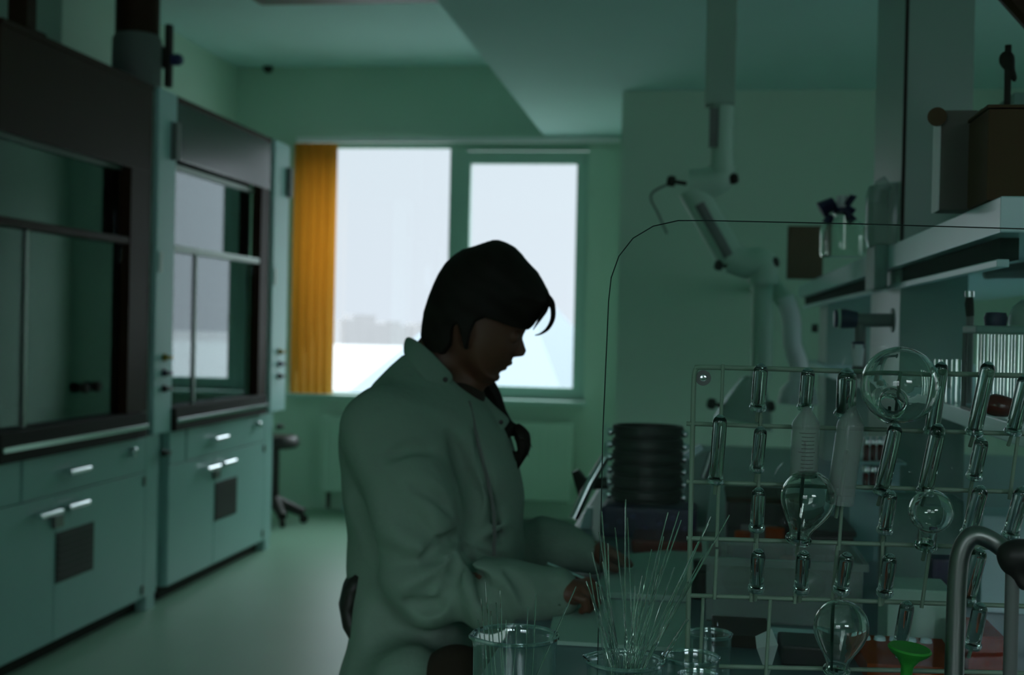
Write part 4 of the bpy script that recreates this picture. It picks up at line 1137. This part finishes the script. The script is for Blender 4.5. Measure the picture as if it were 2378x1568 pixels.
for k in range(20): tops.append((random.uniform(1368, 1600), random.uniform(1330, 1440)))
for (x, y) in tops:
    Yt = b2.y + random.uniform(-.03, .035)
    T = at(x, y, Yt)
    ox = T.x - b2.x
    a = random.uniform(0, 2 * PI); q = random.uniform(0, R2 * .5)
    bxp = max(-R2 * .8, min(R2 * .8, -ox * .45 + q * math.cos(a)))
    by = max(-R2 * .55, min(R2 * .55, -(Yt - b2.y) * .4 + q * .8 * math.sin(a)))
    pipette((b2.x + bxp, b2.y + by, ZT + .0075), T, 'thin glass pipette standing in the beaker of pipettes', 'glass pipettes in the full beaker')
for (x, y) in ((1118, 1390), (1128, 1352), (1140, 1420), (1152, 1400), (1162, 1372), (1175, 1440), (1200, 1452), (1226, 1410), (1338, 1362), (1245, 1380), (1110, 1440)):
    T = at(x, y, b1.y + random.uniform(-.02, .02)); ox = T.x - b1.x
    pipette((b1.x + max(-R1 * .75, min(R1 * .75, ox * (.55 if x < 1300 else -.2) + random.uniform(-.008, .008))), b1.y + random.uniform(-.02, .02), ZT + .0075), T,
            'thin glass pipette standing in the beaker at bottom centre', 'glass pipettes in the centre beaker', .002)
# bent metal pipe and its clamp at the right
YG = 1.36
g = thing('bent_pipe', 'dull bent metal pipe arching over the lower right corner', 'pipe', at(2215, 1600, YG))
ptsg = smooth_path(pxs([(2212, 1700, YG), (2218, 1500, YG), (2224, 1340, YG), (2236, 1272, YG), (2262, 1244, YG), (2300, 1254, YG), (2350, 1290, YG), (2420, 1340, YG + .03)]), 6)
ptsg[0].z = ZT + .001
mesh_obj('arch', tb(ptsg, .0098, 18), MT['steel'], g, True)
mesh_obj('base_flange', lt([(.0102, 0.0005), (.026, 0.0005), (.026, .006), (.0102, .008), (.0102, .0005)], (ptsg[0].x, ptsg[0].y, ZT), (0, 0, 1), 24), MT['steel'], g, True)
g = thing('retort_stand', 'dark upright rod with a black clamp head at the right edge', 'stand', at(2345, 1500, YG - .03))
yq = YG - .035
r_ = tb([Vector((at(2345, 1600, yq).x, yq, ZT + .012)), at(2352, 1300, yq)], .0068, 14)
mesh_obj('rod', r_, MT['grey'], g, True)
ck = at(2362, 1300, yq)
v = Vol(ck - Vector((.06, .04, .05)), ck + Vector((.06, .04, .05)), .0025)
v.ell(ck + Vector((.004, 0, .004)), (.024, .016, .017), .006); v.cap(ck + Vector((-.004, 0, -.006)), ck + Vector((.006, -.005, -.024)), .010, .006, .008)
vol_obj('clamp_head', v, MT['black'], g, 1)
mesh_obj('base_plate', bx((ck.x - .05, yq - .04, ZT + .0005), (ck.x + .06, yq + .015, ZT + .012), .003), MT['grey'], g)
# green stopper on a stem
gs = at(2112, 1512, 1.37)
g = thing('green_stopper', 'bright green mushroom shaped stopper at the bottom edge', 'stopper', (gs.x, 1.37, ZT))
mesh_obj('head', lt([(.0055, -.030), (.0065, -.016), (.012, -.008), (.020, -.002), (.0225, .002), (.021, .004), (.010, .003), (0, .003)], gs, (.10, -.06, 1), 28), MT['green'], g, True)
mesh_obj('stem', lt([(0, .0005), (.009, .0005), (.009, .02), (.006, .03), (.0052, gs.z - ZT - .028), (0, gs.z - ZT - .027)], (gs.x - .002, 1.372, ZT), (0, 0, 1), 18), MT['green'], g, True)
# folded white paper
yw_ = 1.78
A, B_, C_, D_, E_ = [at(x, y, yw_ + dy) for (x, y, dy) in ((1754, 1478, 0), (1792, 1460, .02), (1807, 1498, 0), (1757, 1506, -.01), (1784, 1556, 0))]
E_.z = ZT + .001
F_ = at(1785, 1490, yw_ + .03)
b = bmesh.new()
vs = [b.verts.new(p) for p in (A, B_, C_, D_, E_, F_)]
for f in ((0, 1, 2, 3), (3, 2, 4), (0, 3, 4), (1, 0, 5), (2, 1, 5), (4, 2, 5), (0, 4, 5)): b.faces.new([vs[k] for k in f])
tag(mesh_obj('folded_paper', b, MT['white']), 'folded white paper shape standing behind the rack wires', 'paper')

# ================================================================== THE PERSON
YM = 2.32
def pm(px, py, Y=YM): return at(px, py, Y)
def xz(poly): return [(at(x, y, YM).x, at(x, y, YM).z) for (x, y) in poly]
per = thing('person', 'dark haired person in a white lab coat leaning over the bench, writing', 'person', (pm(930, 1600).x, YM, 0))
core = xz([(1222, 764), (1211, 784), (1203, 808), (1192, 829), (1180, 847), (1165, 861), (1155, 871), (1155, 883), (1138, 889), (1112, 884), (1088, 868), (1066, 846), (1000, 800), (988, 740), (1002, 680), (1042, 614), (1090, 582), (1150, 570), (1198, 592), (1238, 642), (1243, 700), (1232, 750)])
nose = xz([(1222, 764), (1215, 777), (1213, 787), (1218, 803), (1222, 815), (1216, 827), (1202, 829), (1190, 830), (1178, 815), (1188, 780)])
lips = xz([(1192, 828), (1187, 836), (1189, 845), (1185, 849), (1176, 852), (1176, 857), (1171, 861), (1160, 863), (1157, 869), (1160, 877), (1154, 886), (1135, 874), (1160, 838), (1178, 824)])
head_sil = xz([(979, 778), (981, 758), (986, 724), (997, 689), (1009, 659), (1020, 636), (1036, 611), (1055, 593), (1078, 578), (1101, 572), (1124, 564), (1142, 558), (1158, 557), (1176, 563), (1195, 573), (1211, 589), (1229, 611), (1248, 630), (1261, 652), (1273, 675), (1281, 696), (1277, 712), (1257, 732), (1238, 756), (1227, 766), (1216, 790), (1196, 832), (1158, 880), (1100, 940), (1000, 940), (960, 850)])
hair_p = xz([(979, 778), (981, 758), (986, 724), (997, 689), (1009, 659), (1020, 636), (1036, 611), (1055, 593), (1078, 578), (1101, 572), (1124, 564), (1142, 558), (1158, 557), (1176, 563), (1195, 573), (1211, 589), (1229, 611), (1248, 630), (1261, 652), (1273, 675), (1281, 696), (1277, 712), (1257, 730), (1248, 742), (1238, 757), (1226, 767), (1205, 762), (1172, 748), (1142, 738), (1120, 748), (1110, 775), (1104, 806), (1096, 812), (1090, 790), (1082, 752), (1070, 756), (1064, 800), (1046, 822), (1010, 812)])
def inflate(poly, Wd, R):
    def fn(x, y, z):
        sd = poly_sd(poly, x, z); D = np.maximum(-sd, 0)
        w = Wd * np.sqrt(np.maximum(0, 1 - (1 - np.minimum(D / R, 1)) ** 2))
        a = np.abs(y - YM)
        return np.where(sd < 0, (a - w) * .8, np.sqrt(sd ** 2 + a ** 2))
    return fn
def wedge(poly, hw):
    def fn(x, y, z):
        sd = poly_sd(poly, x, z); a = np.abs(y - YM)
        return np.maximum(sd + .004 * 0, a - hw(sd))
    return fn
lo = np.array([pm(940, 960).x, YM - .13, pm(1100, 960).z]); hi = np.array([pm(1300, 540).x, YM + .13, pm(1100, 540).z])
body = Vol((pm(780, 900).x, 1.86, .62), (pm(1300, 900).x + .22, 2.72, 1.56), .0035)
hd_ = Vol((pm(965, 960).x, YM - .11, pm(1100, 930).z), (pm(1245, 960).x, YM + .11, pm(1100, 555).z), .0021)
hd_.add(inflate(core, .070, .075), lo, hi, .004)
hd_.add(wedge(nose, lambda sd: .005 + .45 * np.clip(-sd, 0, .022)), lo, hi, .0025)
hd_.add(wedge(lips, lambda sd: .013 + .5 * np.clip(-sd, 0, .02)), lo, hi, .0025)
for sg in (-1, 1):
    c = pm(1196, 782, YM + sg * .031); hd_.ell(c, (.016, .010, .012), .006, sub=True)
    c = pm(1190, 783, YM + sg * .030); hd_.ell(c, (.012, .011, .011), .004)
    c = pm(1204, 822, YM + sg * .010); hd_.ell(c, (.007, .006, .005), .004)            # nostril wing
    c = pm(1084, 768, YM + sg * .070); hd_.ell(c, (.014, .010, .026), .006)           # ear
    c = pm(1087, 764, YM + sg * .082); hd_.ell(c, (.007, .006, .014), .004, sub=True)
    c = pm(1079, 798, YM + sg * .069); hd_.ell(c, (.008, .006, .010), .005)           # lobe
for q in (hd_, body):
    q.chain([pm(1052, 790), pm(1020, 850), pm(985, 930)], [.052, .054, .062], .02, (1, 1, 1))
    q.cap(pm(1100, 872), pm(1050, 930), .030, .045, .02)
# trunk inside the clothes
body.chain([pm(960, 960), pm(965, 1150), pm(960, 1400), pm(950, 1560)], [.085, .095, .095, .10], .03, (1, 1.35, 1))
RA = [pm(905, 1010, 2.17), pm(962, 1180, 2.11), pm(990, 1350, 2.09), pm(1130, 1376, 2.08), pm(1283, 1380, 2.10)]
LA = [pm(985, 1010, 2.49), pm(1090, 1140, 2.53), pm(1160, 1262, 2.53), pm(1270, 1268, 2.50), pm(1372, 1284, 2.46)]
body.chain(RA, [.042, .032, .020, .030, .026], .015); body.chain(LA, [.045, .040, .036, .032, .025], .015)
# right hand: palm and five bent fingers round the pen
def hand(palm, fingers, rp=.021):
    body.chain(palm, [rp, rp * 1.08, rp * .95], .012, (1, 1.25, .95))
    for f, r in fingers: body.chain(f, [r * 1.1, r, r * .92, r * .8][:len(f)], .0035)
P = pm
hand([P(1285, 1380, 2.095), P(1318, 1376, 2.095), P(1344, 1374, 2.095)],
     [([P(1340, 1360, 2.125), P(1368, 1352, 2.130), P(1388, 1372, 2.130), P(1392, 1396, 2.126)], .0088),
      ([P(1344, 1368, 2.105), P(1374, 1366, 2.108), P(1388, 1388, 2.108), P(1384, 1408, 2.108)], .0090),
      ([P(1344, 1378, 2.085), P(1370, 1380, 2.085), P(1378, 1402, 2.086), P(1366, 1416, 2.088)], .0086),
      ([P(1338, 1388, 2.066), P(1358, 1394, 2.064), P(1362, 1412, 2.066), P(1350, 1420, 2.070)], .0076),
      ([P(1306, 1358, 2.120), P(1332, 1344, 2.138), P(1362, 1352, 2.146), P(1384, 1378, 2.140)], .0098)])
hand([P(1374, 1284, 2.455), P(1398, 1288, 2.45), P(1416, 1292, 2.45)],
     [([P(1414, 1280, 2.43), P(1432, 1290, 2.425), P(1446, 1302, 2.425), P(1456, 1310, 2.425)], .0086),
      ([P(1416, 1284, 2.447), P(1438, 1292, 2.447), P(1454, 1304, 2.447), P(1464, 1312, 2.447)], .0088),
      ([P(1416, 1290, 2.465), P(1438, 1296, 2.468), P(1452, 1306, 2.468), P(1460, 1313, 2.468)], .0084),
      ([P(1412, 1296, 2.48), P(1430, 1302, 2.485), P(1442, 1310, 2.485), P(1448, 1314, 2.485)], .0074),
      ([P(1392, 1296, 2.425), P(1406, 1310, 2.412), P(1420, 1318, 2.412), P(1432, 1322, 2.415)], .0095)], .020)
vol_obj('body', body, MT['skin'], per, 1, hd_)

hv = Vol(lo, hi, .003)
def hairfn(x, y, z):
    sd = poly_sd(head_sil, x, z); D = np.maximum(-sd, 0); R = .088
    w = .081 * np.sqrt(np.maximum(0, 1 - (1 - np.minimum(D / R, 1)) ** 2)) + .003
    w = w + .0016 * np.sin(160 * (x * .55 + z * .8)) * np.clip(D * 60, 0, 1)
    return np.maximum((np.abs(y - YM) - w) * .8, poly_sd(hair_p, x, z))
hv.add(hairfn, lo, hi, 0)
hair = vol_obj('hair', hv, MT['hair'], per, 2)
def strand(name, pts, rs, ry=1.0, par=hair):
    p = smooth_path([pm(*q) for q in pts], 6); n = len(p)
    r = list(np.interp(np.linspace(0, 1, n), np.linspace(0, 1, len(rs)), rs))
    o = mesh_obj(name, tb(p, r, 8, True, ry), MT['hair'], None, True)
    o.parent = par
    return o
for dy in (-.022, -.008, .010):
    strand('fringe_strand', [(1248, 672, YM + dy), (1277, 697, YM + dy), (1284, 718, YM + dy), (1283, 742, YM + dy * .8), (1272, 763, YM + dy * .6), (1256, 775, YM + dy * .5), (1242, 779, YM + dy * .4)], [.008, .0062, .0050, .0046, .0036, .002, .0008])
strand('fringe_strand', [(1266, 690, YM - .01), (1266, 716, YM - .012), (1257, 736, YM - .01), (1247, 752, YM - .008), (1238, 766, YM)], [.009, .006, .0035, .002, .0008])
strand('hair_lock', [(1085, 845, YM + .055), (1118, 890, YM + .07), (1142, 922, YM + .08), (1160, 958, YM + .075), (1178, 990, YM + .05), (1196, 1000, YM + .03)], [.022, .026, .020, .014, .014, .012])
strand('hair_lock', [(1196, 992, YM + .02), (1212, 1012, YM + .015), (1216, 1040, YM + .01), (1208, 1066, YM + .005), (1196, 1098, YM)], [.010, .016, .013, .008, .001])
strand('hair_lock', [(1192, 990, YM + .02), (1172, 1010, YM - .005), (1160, 1028, YM - .015), (1172, 1052, YM - .01), (1196, 1060, YM), (1208, 1048, YM + .01)], [.008, .011, .011, .012, .010, .004])
for (q, w) in (((1236, 1040), .0012), ((1228, 1062), .001), ((1184, 1086), .001)):
    strand('loose_strand', [(1210, 1020, YM), ((1210 + q[0]) / 2 + 4, (1020 + q[1]) / 2 - 4, YM), (q[0], q[1], YM)], [w * 2, w, .0004])

# lab coat -------------------------------------------------------------------------
rows = [(826, 940, 1030, .060), (850, 914, 1062, .085), (890, 876, 1092, .125), (940, 842, 1138, .165), (1000, 805, 1180, .185), (1060, 803, 1196, .19), (1150, 814, 1206, .19),
        (1250, 824, 1214, .185), (1350, 826, 1208, .185), (1440, 828, 1130, .19), (1568, 845, 1050, .20), (1700, 862, 1030, .20)]
zz = np.array([pm(1000, r[0]).z for r in rows])[::-1]
xb_ = np.array([pm(r[1], r[0]).x for r in rows])[::-1]; xf_ = np.array([pm(r[2], r[0]).x for r in rows])[::-1]; hy_ = np.array([r[3] for r in rows])[::-1]
cv = Vol((pm(770, 900).x, 1.95, .615), (pm(1400, 900).x, 2.66, 1.43), .0045)
def torso(x, y, z):
    b0 = np.interp(z, zz, xb_); f0 = np.interp(z, zz, xf_); h0 = np.interp(z, zz, hy_)
    c, hx = (b0 + f0) / 2, (f0 - b0) / 2
    q = (np.abs((x - c) / hx) ** 2.3 + np.abs((y - YM) / h0) ** 2.3) ** (1 / 2.3)
    d = (q - 1) * np.minimum(hx, h0)
    fold = .0035 * np.sin(42 * x + 6 * z + 8 * y) * np.clip((zz[-3] - z) * 5, 0, 1)
    return np.maximum(d + fold, np.maximum(z - zz[-1], .655 - z))
cv.add(torso, (cv.lo), cv.lo + cv.h * cv.n, 0)
crease = pm(1062, 1292, 2.06)
def add_arm(pts, rs, k):
    for a, b, ra, rb in zip(pts, pts[1:], rs, rs[1:]): cv.cap(a, b, ra, rb, k)
add_arm(RA, [.078, .074, .066, .058, .047], .022)
add_arm([pm(940, 1010, 2.2), pm(905, 1015, 2.17)], [.078, .078], .04)
add_arm([pm(920, 1600, 2.2), pm(955, 1600, 2.06)], [.10, .066], .03)
add_arm(LA, [.075, .068, .058, .052, .038], .022)
add_arm([pm(960, 985, 2.44), pm(985, 1010, 2.49)], [.085, .078], .04)
# sleeve folds spreading from the elbow crease, ripples along the forearms
X, Yg, Z = np.meshgrid(*[cv.lo[k] + cv.h * np.arange(cv.n[k]) for k in range(3)], indexing='ij', sparse=True)
dx, dzz = X - crease.x, Z - crease.z
dist = np.sqrt(dx ** 2 + dzz ** 2); ang = np.arctan2(dzz, dx)
near = 1 / (1 + np.exp((Yg - 2.22) * 60))
cv.F += (.0085 * np.sin(8 * ang + 10 * dist) * np.exp(-((dist - .085) / .065) ** 2) * near).astype(np.float32)
cv.F += (.004 * np.sin(70 * X + 25 * Z) * np.exp(-((Z - pm(1200, 1370, 2.08).z) / .07) ** 2) * np.clip((X - pm(1080, 1370, 2.08).x) * 8, 0, 1) * near).astype(np.float32)
cv.F += (.003 * np.sin(55 * X - 20 * Z) * np.clip((X - pm(1200, 1270, 2.5).x) * 10, 0, 1) * (1 - near)).astype(np.float32)
# groove between sleeve and front, open neck, hollow cuffs
warp = np.sin(19 * X + 11 * Z + 2.2 * np.sin(13 * Z + 5 * Yg)) * np.sin(15 * Z - 9 * X + 7 * Yg + 1.5 * np.sin(17 * X))
cv.F += (.0045 * warp).astype(np.float32)
cv.F += (.003 * np.sin(38 * Z + 30 * X + 3 * np.sin(20 * X))).astype(np.float32) * np.exp(-((Z - pm(960, 1190, 2.1).z) / .16) ** 2).astype(np.float32)
gl_ = [pm(1050, 1030, 2.13), pm(1078, 1090, 2.12), pm(1104, 1170, 2.11), pm(1108, 1230, 2.10), pm(1088, 1285, 2.08)]
for a, b in zip(gl_, gl_[1:]):
    cc = (a + b) / 2; cv.ell(cc, (.015, .045, .045), .012, sub=True)
def skin_of(px, py):
    for Y in np.arange(1.96, 2.5, .002):
        p = pm(px, py, Y); i = tuple(np.round((np.array(p) - cv.lo) / cv.h).astype(int))
        if cv.F[i] < 0: return p
    return pm(px, py, 2.2)
def trench(path, r, k):
    pts_ = smooth_path([skin_of(*q) for q in path], 3); n_ = len(pts_)
    cv.carve(pts_, [r * (.35 + .65 * math.sin(PI * (.12 + .76 * i / (n_ - 1)))) for i in range(n_)], k)
trench([(1046, 1010), (1062, 1070), (1088, 1130), (1102, 1185), (1098, 1235), (1078, 1288)], .016, .010)
trench([(1098, 985), (1118, 1060), (1138, 1130), (1148, 1200), (1149, 1250), (1148, 1296)], .0085, .006)
trench([(960, 1130), (1010, 1150), (1050, 1190)], .009, .012)
trench([(985, 1300), (1030, 1262), (1068, 1240)], .011, .012)
trench([(1010, 1425), (1040, 1370), (1064, 1305)], .011, .012)
trench([(1090, 1300), (1120, 1350), (1128, 1395)], .009, .012)
trench([(1180, 1325), (1215, 1365), (1222, 1400)], .008, .012)
trench([(905, 1060), (950, 1040), (1000, 1045)], .008, .014)
trench([(945, 1400), (985, 1410), (1020, 1402)], .010, .012)
cv.ell(pm(1082, 872), (.052, .060, .050), .01, sub=True)
cv.ell(pm(1030, 810), (.060, .055, .045), .01, sub=True)
cv.ell(pm(1296, 1381, 2.10), (.018, .036, .036), .004, sub=True)
cv.ell(pm(1380, 1285, 2.46), (.014, .028, .028), .004, sub=True)
cv.ell(pm(1062, 1288, 2.025), (.018, .016, .008), .008, sub=True)
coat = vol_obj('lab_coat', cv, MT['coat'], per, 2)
def child(o, par):
    o.parent = par; return o
def sheet(name, rows_, m, thick=.004):
    b = bmesh.new(); g_ = [[b.verts.new(p) for p in r] for r in rows_]
    for r, s_ in zip(g_, g_[1:]):
        for k in range(len(r) - 1): b.faces.new((r[k], r[k + 1], s_[k + 1], s_[k]))
    bmesh.ops.recalc_face_normals(b, faces=b.faces[:])
    o = mesh_obj(name, b, m, None, True)
    md = o.modifiers.new('t', 'SOLIDIFY'); md.thickness = thick; md.offset = 0
    sb = o.modifiers.new('s', 'SUBSURF'); sb.levels = 1; sb.render_levels = 2
    return child(o, coat)
def coll(sg):
    T = [(944, 777, 0), (966, 788, .052), (1000, 812, .074), (1030, 846, .076), (1056, 873, .068)]
    Md = [(936, 798, 0), (952, 812, .064), (980, 842, .092), (1012, 872, .096), (1050, 890, .082)]
    B2 = [(938, 826, 0), (946, 838, .072), (968, 868, .106), (1000, 893, .112), (1036, 903, .098)]
    sh_ = 0 if sg < 0 else 30
    f = lambda L: [pm(x + (sh_ * k / 4), y + (4 * k if sg > 0 else 0), YM + sg * d) for k, (x, y, d) in enumerate(L)]
    return [f(T), f(Md), f(B2)]
sheet('collar', coll(-1), MT['coat'], .006)
sheet('collar', coll(1), MT['coat'], .006)
# turned out lapel on the far side of the chest
sheet('lapel', [[pm(1092, 886, YM + .03), pm(1118, 908, YM + .02), pm(1150, 944, YM + .01), pm(1192, 976, YM)],
                [pm(1086, 930, YM - .03), pm(1112, 948, YM - .03), pm(1142, 974, YM - .03), pm(1176, 990, YM - .02)],
                [pm(1100, 985, YM - .06), pm(1120, 1000, YM - .06), pm(1142, 1010, YM - .055), pm(1158, 1014, YM - .045)]], MT['coat'], .006)
def on_front(px, py, off=.003):
    Y = YM - .1
    for _ in range(6):
        p = pm(px, py, Y)
        b0, f0, h0 = (float(np.interp(p.z, zz, a)) for a in (xb_, xf_, hy_))
        q = min(.97, abs((p.x - (b0 + f0) / 2) / ((f0 - b0) / 2)))
        Y = YM - h0 * (1 - q ** 2.3) ** (1 / 2.3) - off
    return pm(px, py, Y)
pl = smooth_path([on_front(*q, .001) for q in ((1090, 934), (1100, 980), (1116, 1050), (1136, 1130), (1147, 1200), (1148, 1290))], 5)
child(mesh_obj('seam_shadow', tb(pl, .0035, 6), MT['grey'], None, True), coat)  # dark tube in the placket groove, drawn as the seam's shadow
for (x, y, dy) in ((1034, 882, -.100), (1036, 944, None), (1163, 981, -.042)):
    c = pm(x, y, YM + dy) if dy else on_front(x, y)
    child(mesh_obj('button', lt([(0, 0), (.0038, 0), (.0045, .0015), (.0038, .0026), (0, .002)], c + Vector((0, .002, 0)), (.2, -1, .2), 14), MT['black'], None, True), coat)
# dark top seen in the open neck
tv = Vol(pm(1000, 960) - Vector((.03, .11, .02)), pm(1110, 870) + Vector((.03, .11, .02)), .004)
tv.ell(pm(1062, 925), (.052, .070, .038), .02)
vol_obj('dark_top', tv, MT['trouser'], per, 1)
# trousers, shoes
tr = Vol((pm(780, 900).x, 1.82, .18), (pm(1300, 900).x, 2.62, .93), .008)
KN = pm(1060, 1590, 2.06); KL = pm(1215, 1565, 2.40)
tr.cap(pm(900, 1690, 2.22), KN, .080, .062, .02); tr.cap(pm(905, 1620, 2.42), KL, .085, .062, .02)
fR = Vector((KN.x - .02, KN.y + .04, .30)); fL = Vector((KL.x - .06, KL.y - .02, .30))
tr.cap(KN, fR, .058, .042, .02); tr.cap(KL, fL, .058, .042, .02)
tr.cap(pm(905, 1660, 2.22), pm(905, 1660, 2.42), .09, .09, .03)
vol_obj('trousers', tr, MT['trouser'], per, 1)
for f in (fR, fL):
    sv = Vol(f - Vector((.1, .08, .12)), f + Vector((.24, .08, .06)), .007)
    sv.cap(f + Vector((0, 0, -.05)), f + Vector((.15, 0, -.065)), .042, .032, .02); sv.cap(f, f + Vector((0, 0, -.05)), .04, .042, .02)
    vol_obj('shoe', sv, MT['black'], per, 1)
# the stool she sits on
sx_, sz_ = pm(905, 1600).x, .60
ch = thing('lab_stool', 'tall black lab stool with curved backrest behind the person', 'stool', (sx_, YM, 0))
mesh_obj('seat', lt([(0, sz_ - .05), (.18, sz_ - .05), (.20, sz_ - .03), (.20, sz_ - .008), (.18, sz_), (0, sz_ + .002)], (sx_, YM, 0), (0, 0, 1), 36), MT['black'], ch, True)
bk = []
for k in range(9):
    a = -.75 + 1.5 * k / 8
    rr_ = []
    for (yy, off) in ((1306, .012), (1340, -.004), (1380, -.012), (1420, -.006), (1452, .010)):
        p = pm(803, yy); rr_.append(Vector((p.x + .022 + off + .13 * (1 - math.cos(a)), YM + .14 * math.sin(a) / .68, p.z)))
    bk.append(rr_)
b = bmesh.new(); g_ = [[b.verts.new(p) for p in r] for r in bk]
for r, s_ in zip(g_, g_[1:]):
    for k in range(4): b.faces.new((r[k], r[k + 1], s_[k + 1], s_[k]))
o = mesh_obj('backrest', b, MT['black'], ch, True); md = o.modifiers.new('t', 'SOLIDIFY'); md.thickness = .022; md.offset = 0
pb = pm(790, 1400)
mesh_obj('back_support', tb(smooth_path([Vector((pb.x + .045, YM, pb.z)), Vector((pb.x + .035, YM, pb.z - .1)), Vector((pb.x + .05, YM, sz_ - .03)), Vector((sx_ - .1, YM, sz_ - .06)), Vector((sx_, YM, sz_ - .06))], 4), .013, 10), MT['black'], ch, True)
mesh_obj('gas_column', tb([(sx_, YM, .08), (sx_, YM, sz_ - .05)], .028, 16), MT['black'], ch, True)
mesh_obj('foot_ring', tb([(sx_ + .23 * math.cos(a * PI / 12), YM + .23 * math.sin(a * PI / 12), .2) for a in range(25)], .011, 8, False), MT['chrome'], ch, True)
for k in range(5):
    a = 2 * PI * k / 5
    e_ = Vector((sx_ + .27 * math.cos(a), YM + .27 * math.sin(a), .05))
    l = mesh_obj('base_leg', tb([(sx_, YM, .11), e_], [.028, .018], 10), MT['black'], ch, True)
    mesh_obj('glide', lt([(0, 0.0005), (.02, .0005), (.02, .03), (0, .035)], (e_.x, e_.y, 0), (0, 0, 1), 14), MT['black'], ch, True)
pen = tb([pm(1270, 1310, 2.115), pm(1372, 1352, 2.137), pm(1400, 1398, 2.137)][:2] + [pm(1398, 1363, 2.14)], [.0042, .0042, .0012], 10)
tag(mesh_obj('pen', pen, MT['chrome'], None, True), 'bright metal pen in the right hand', 'pen')
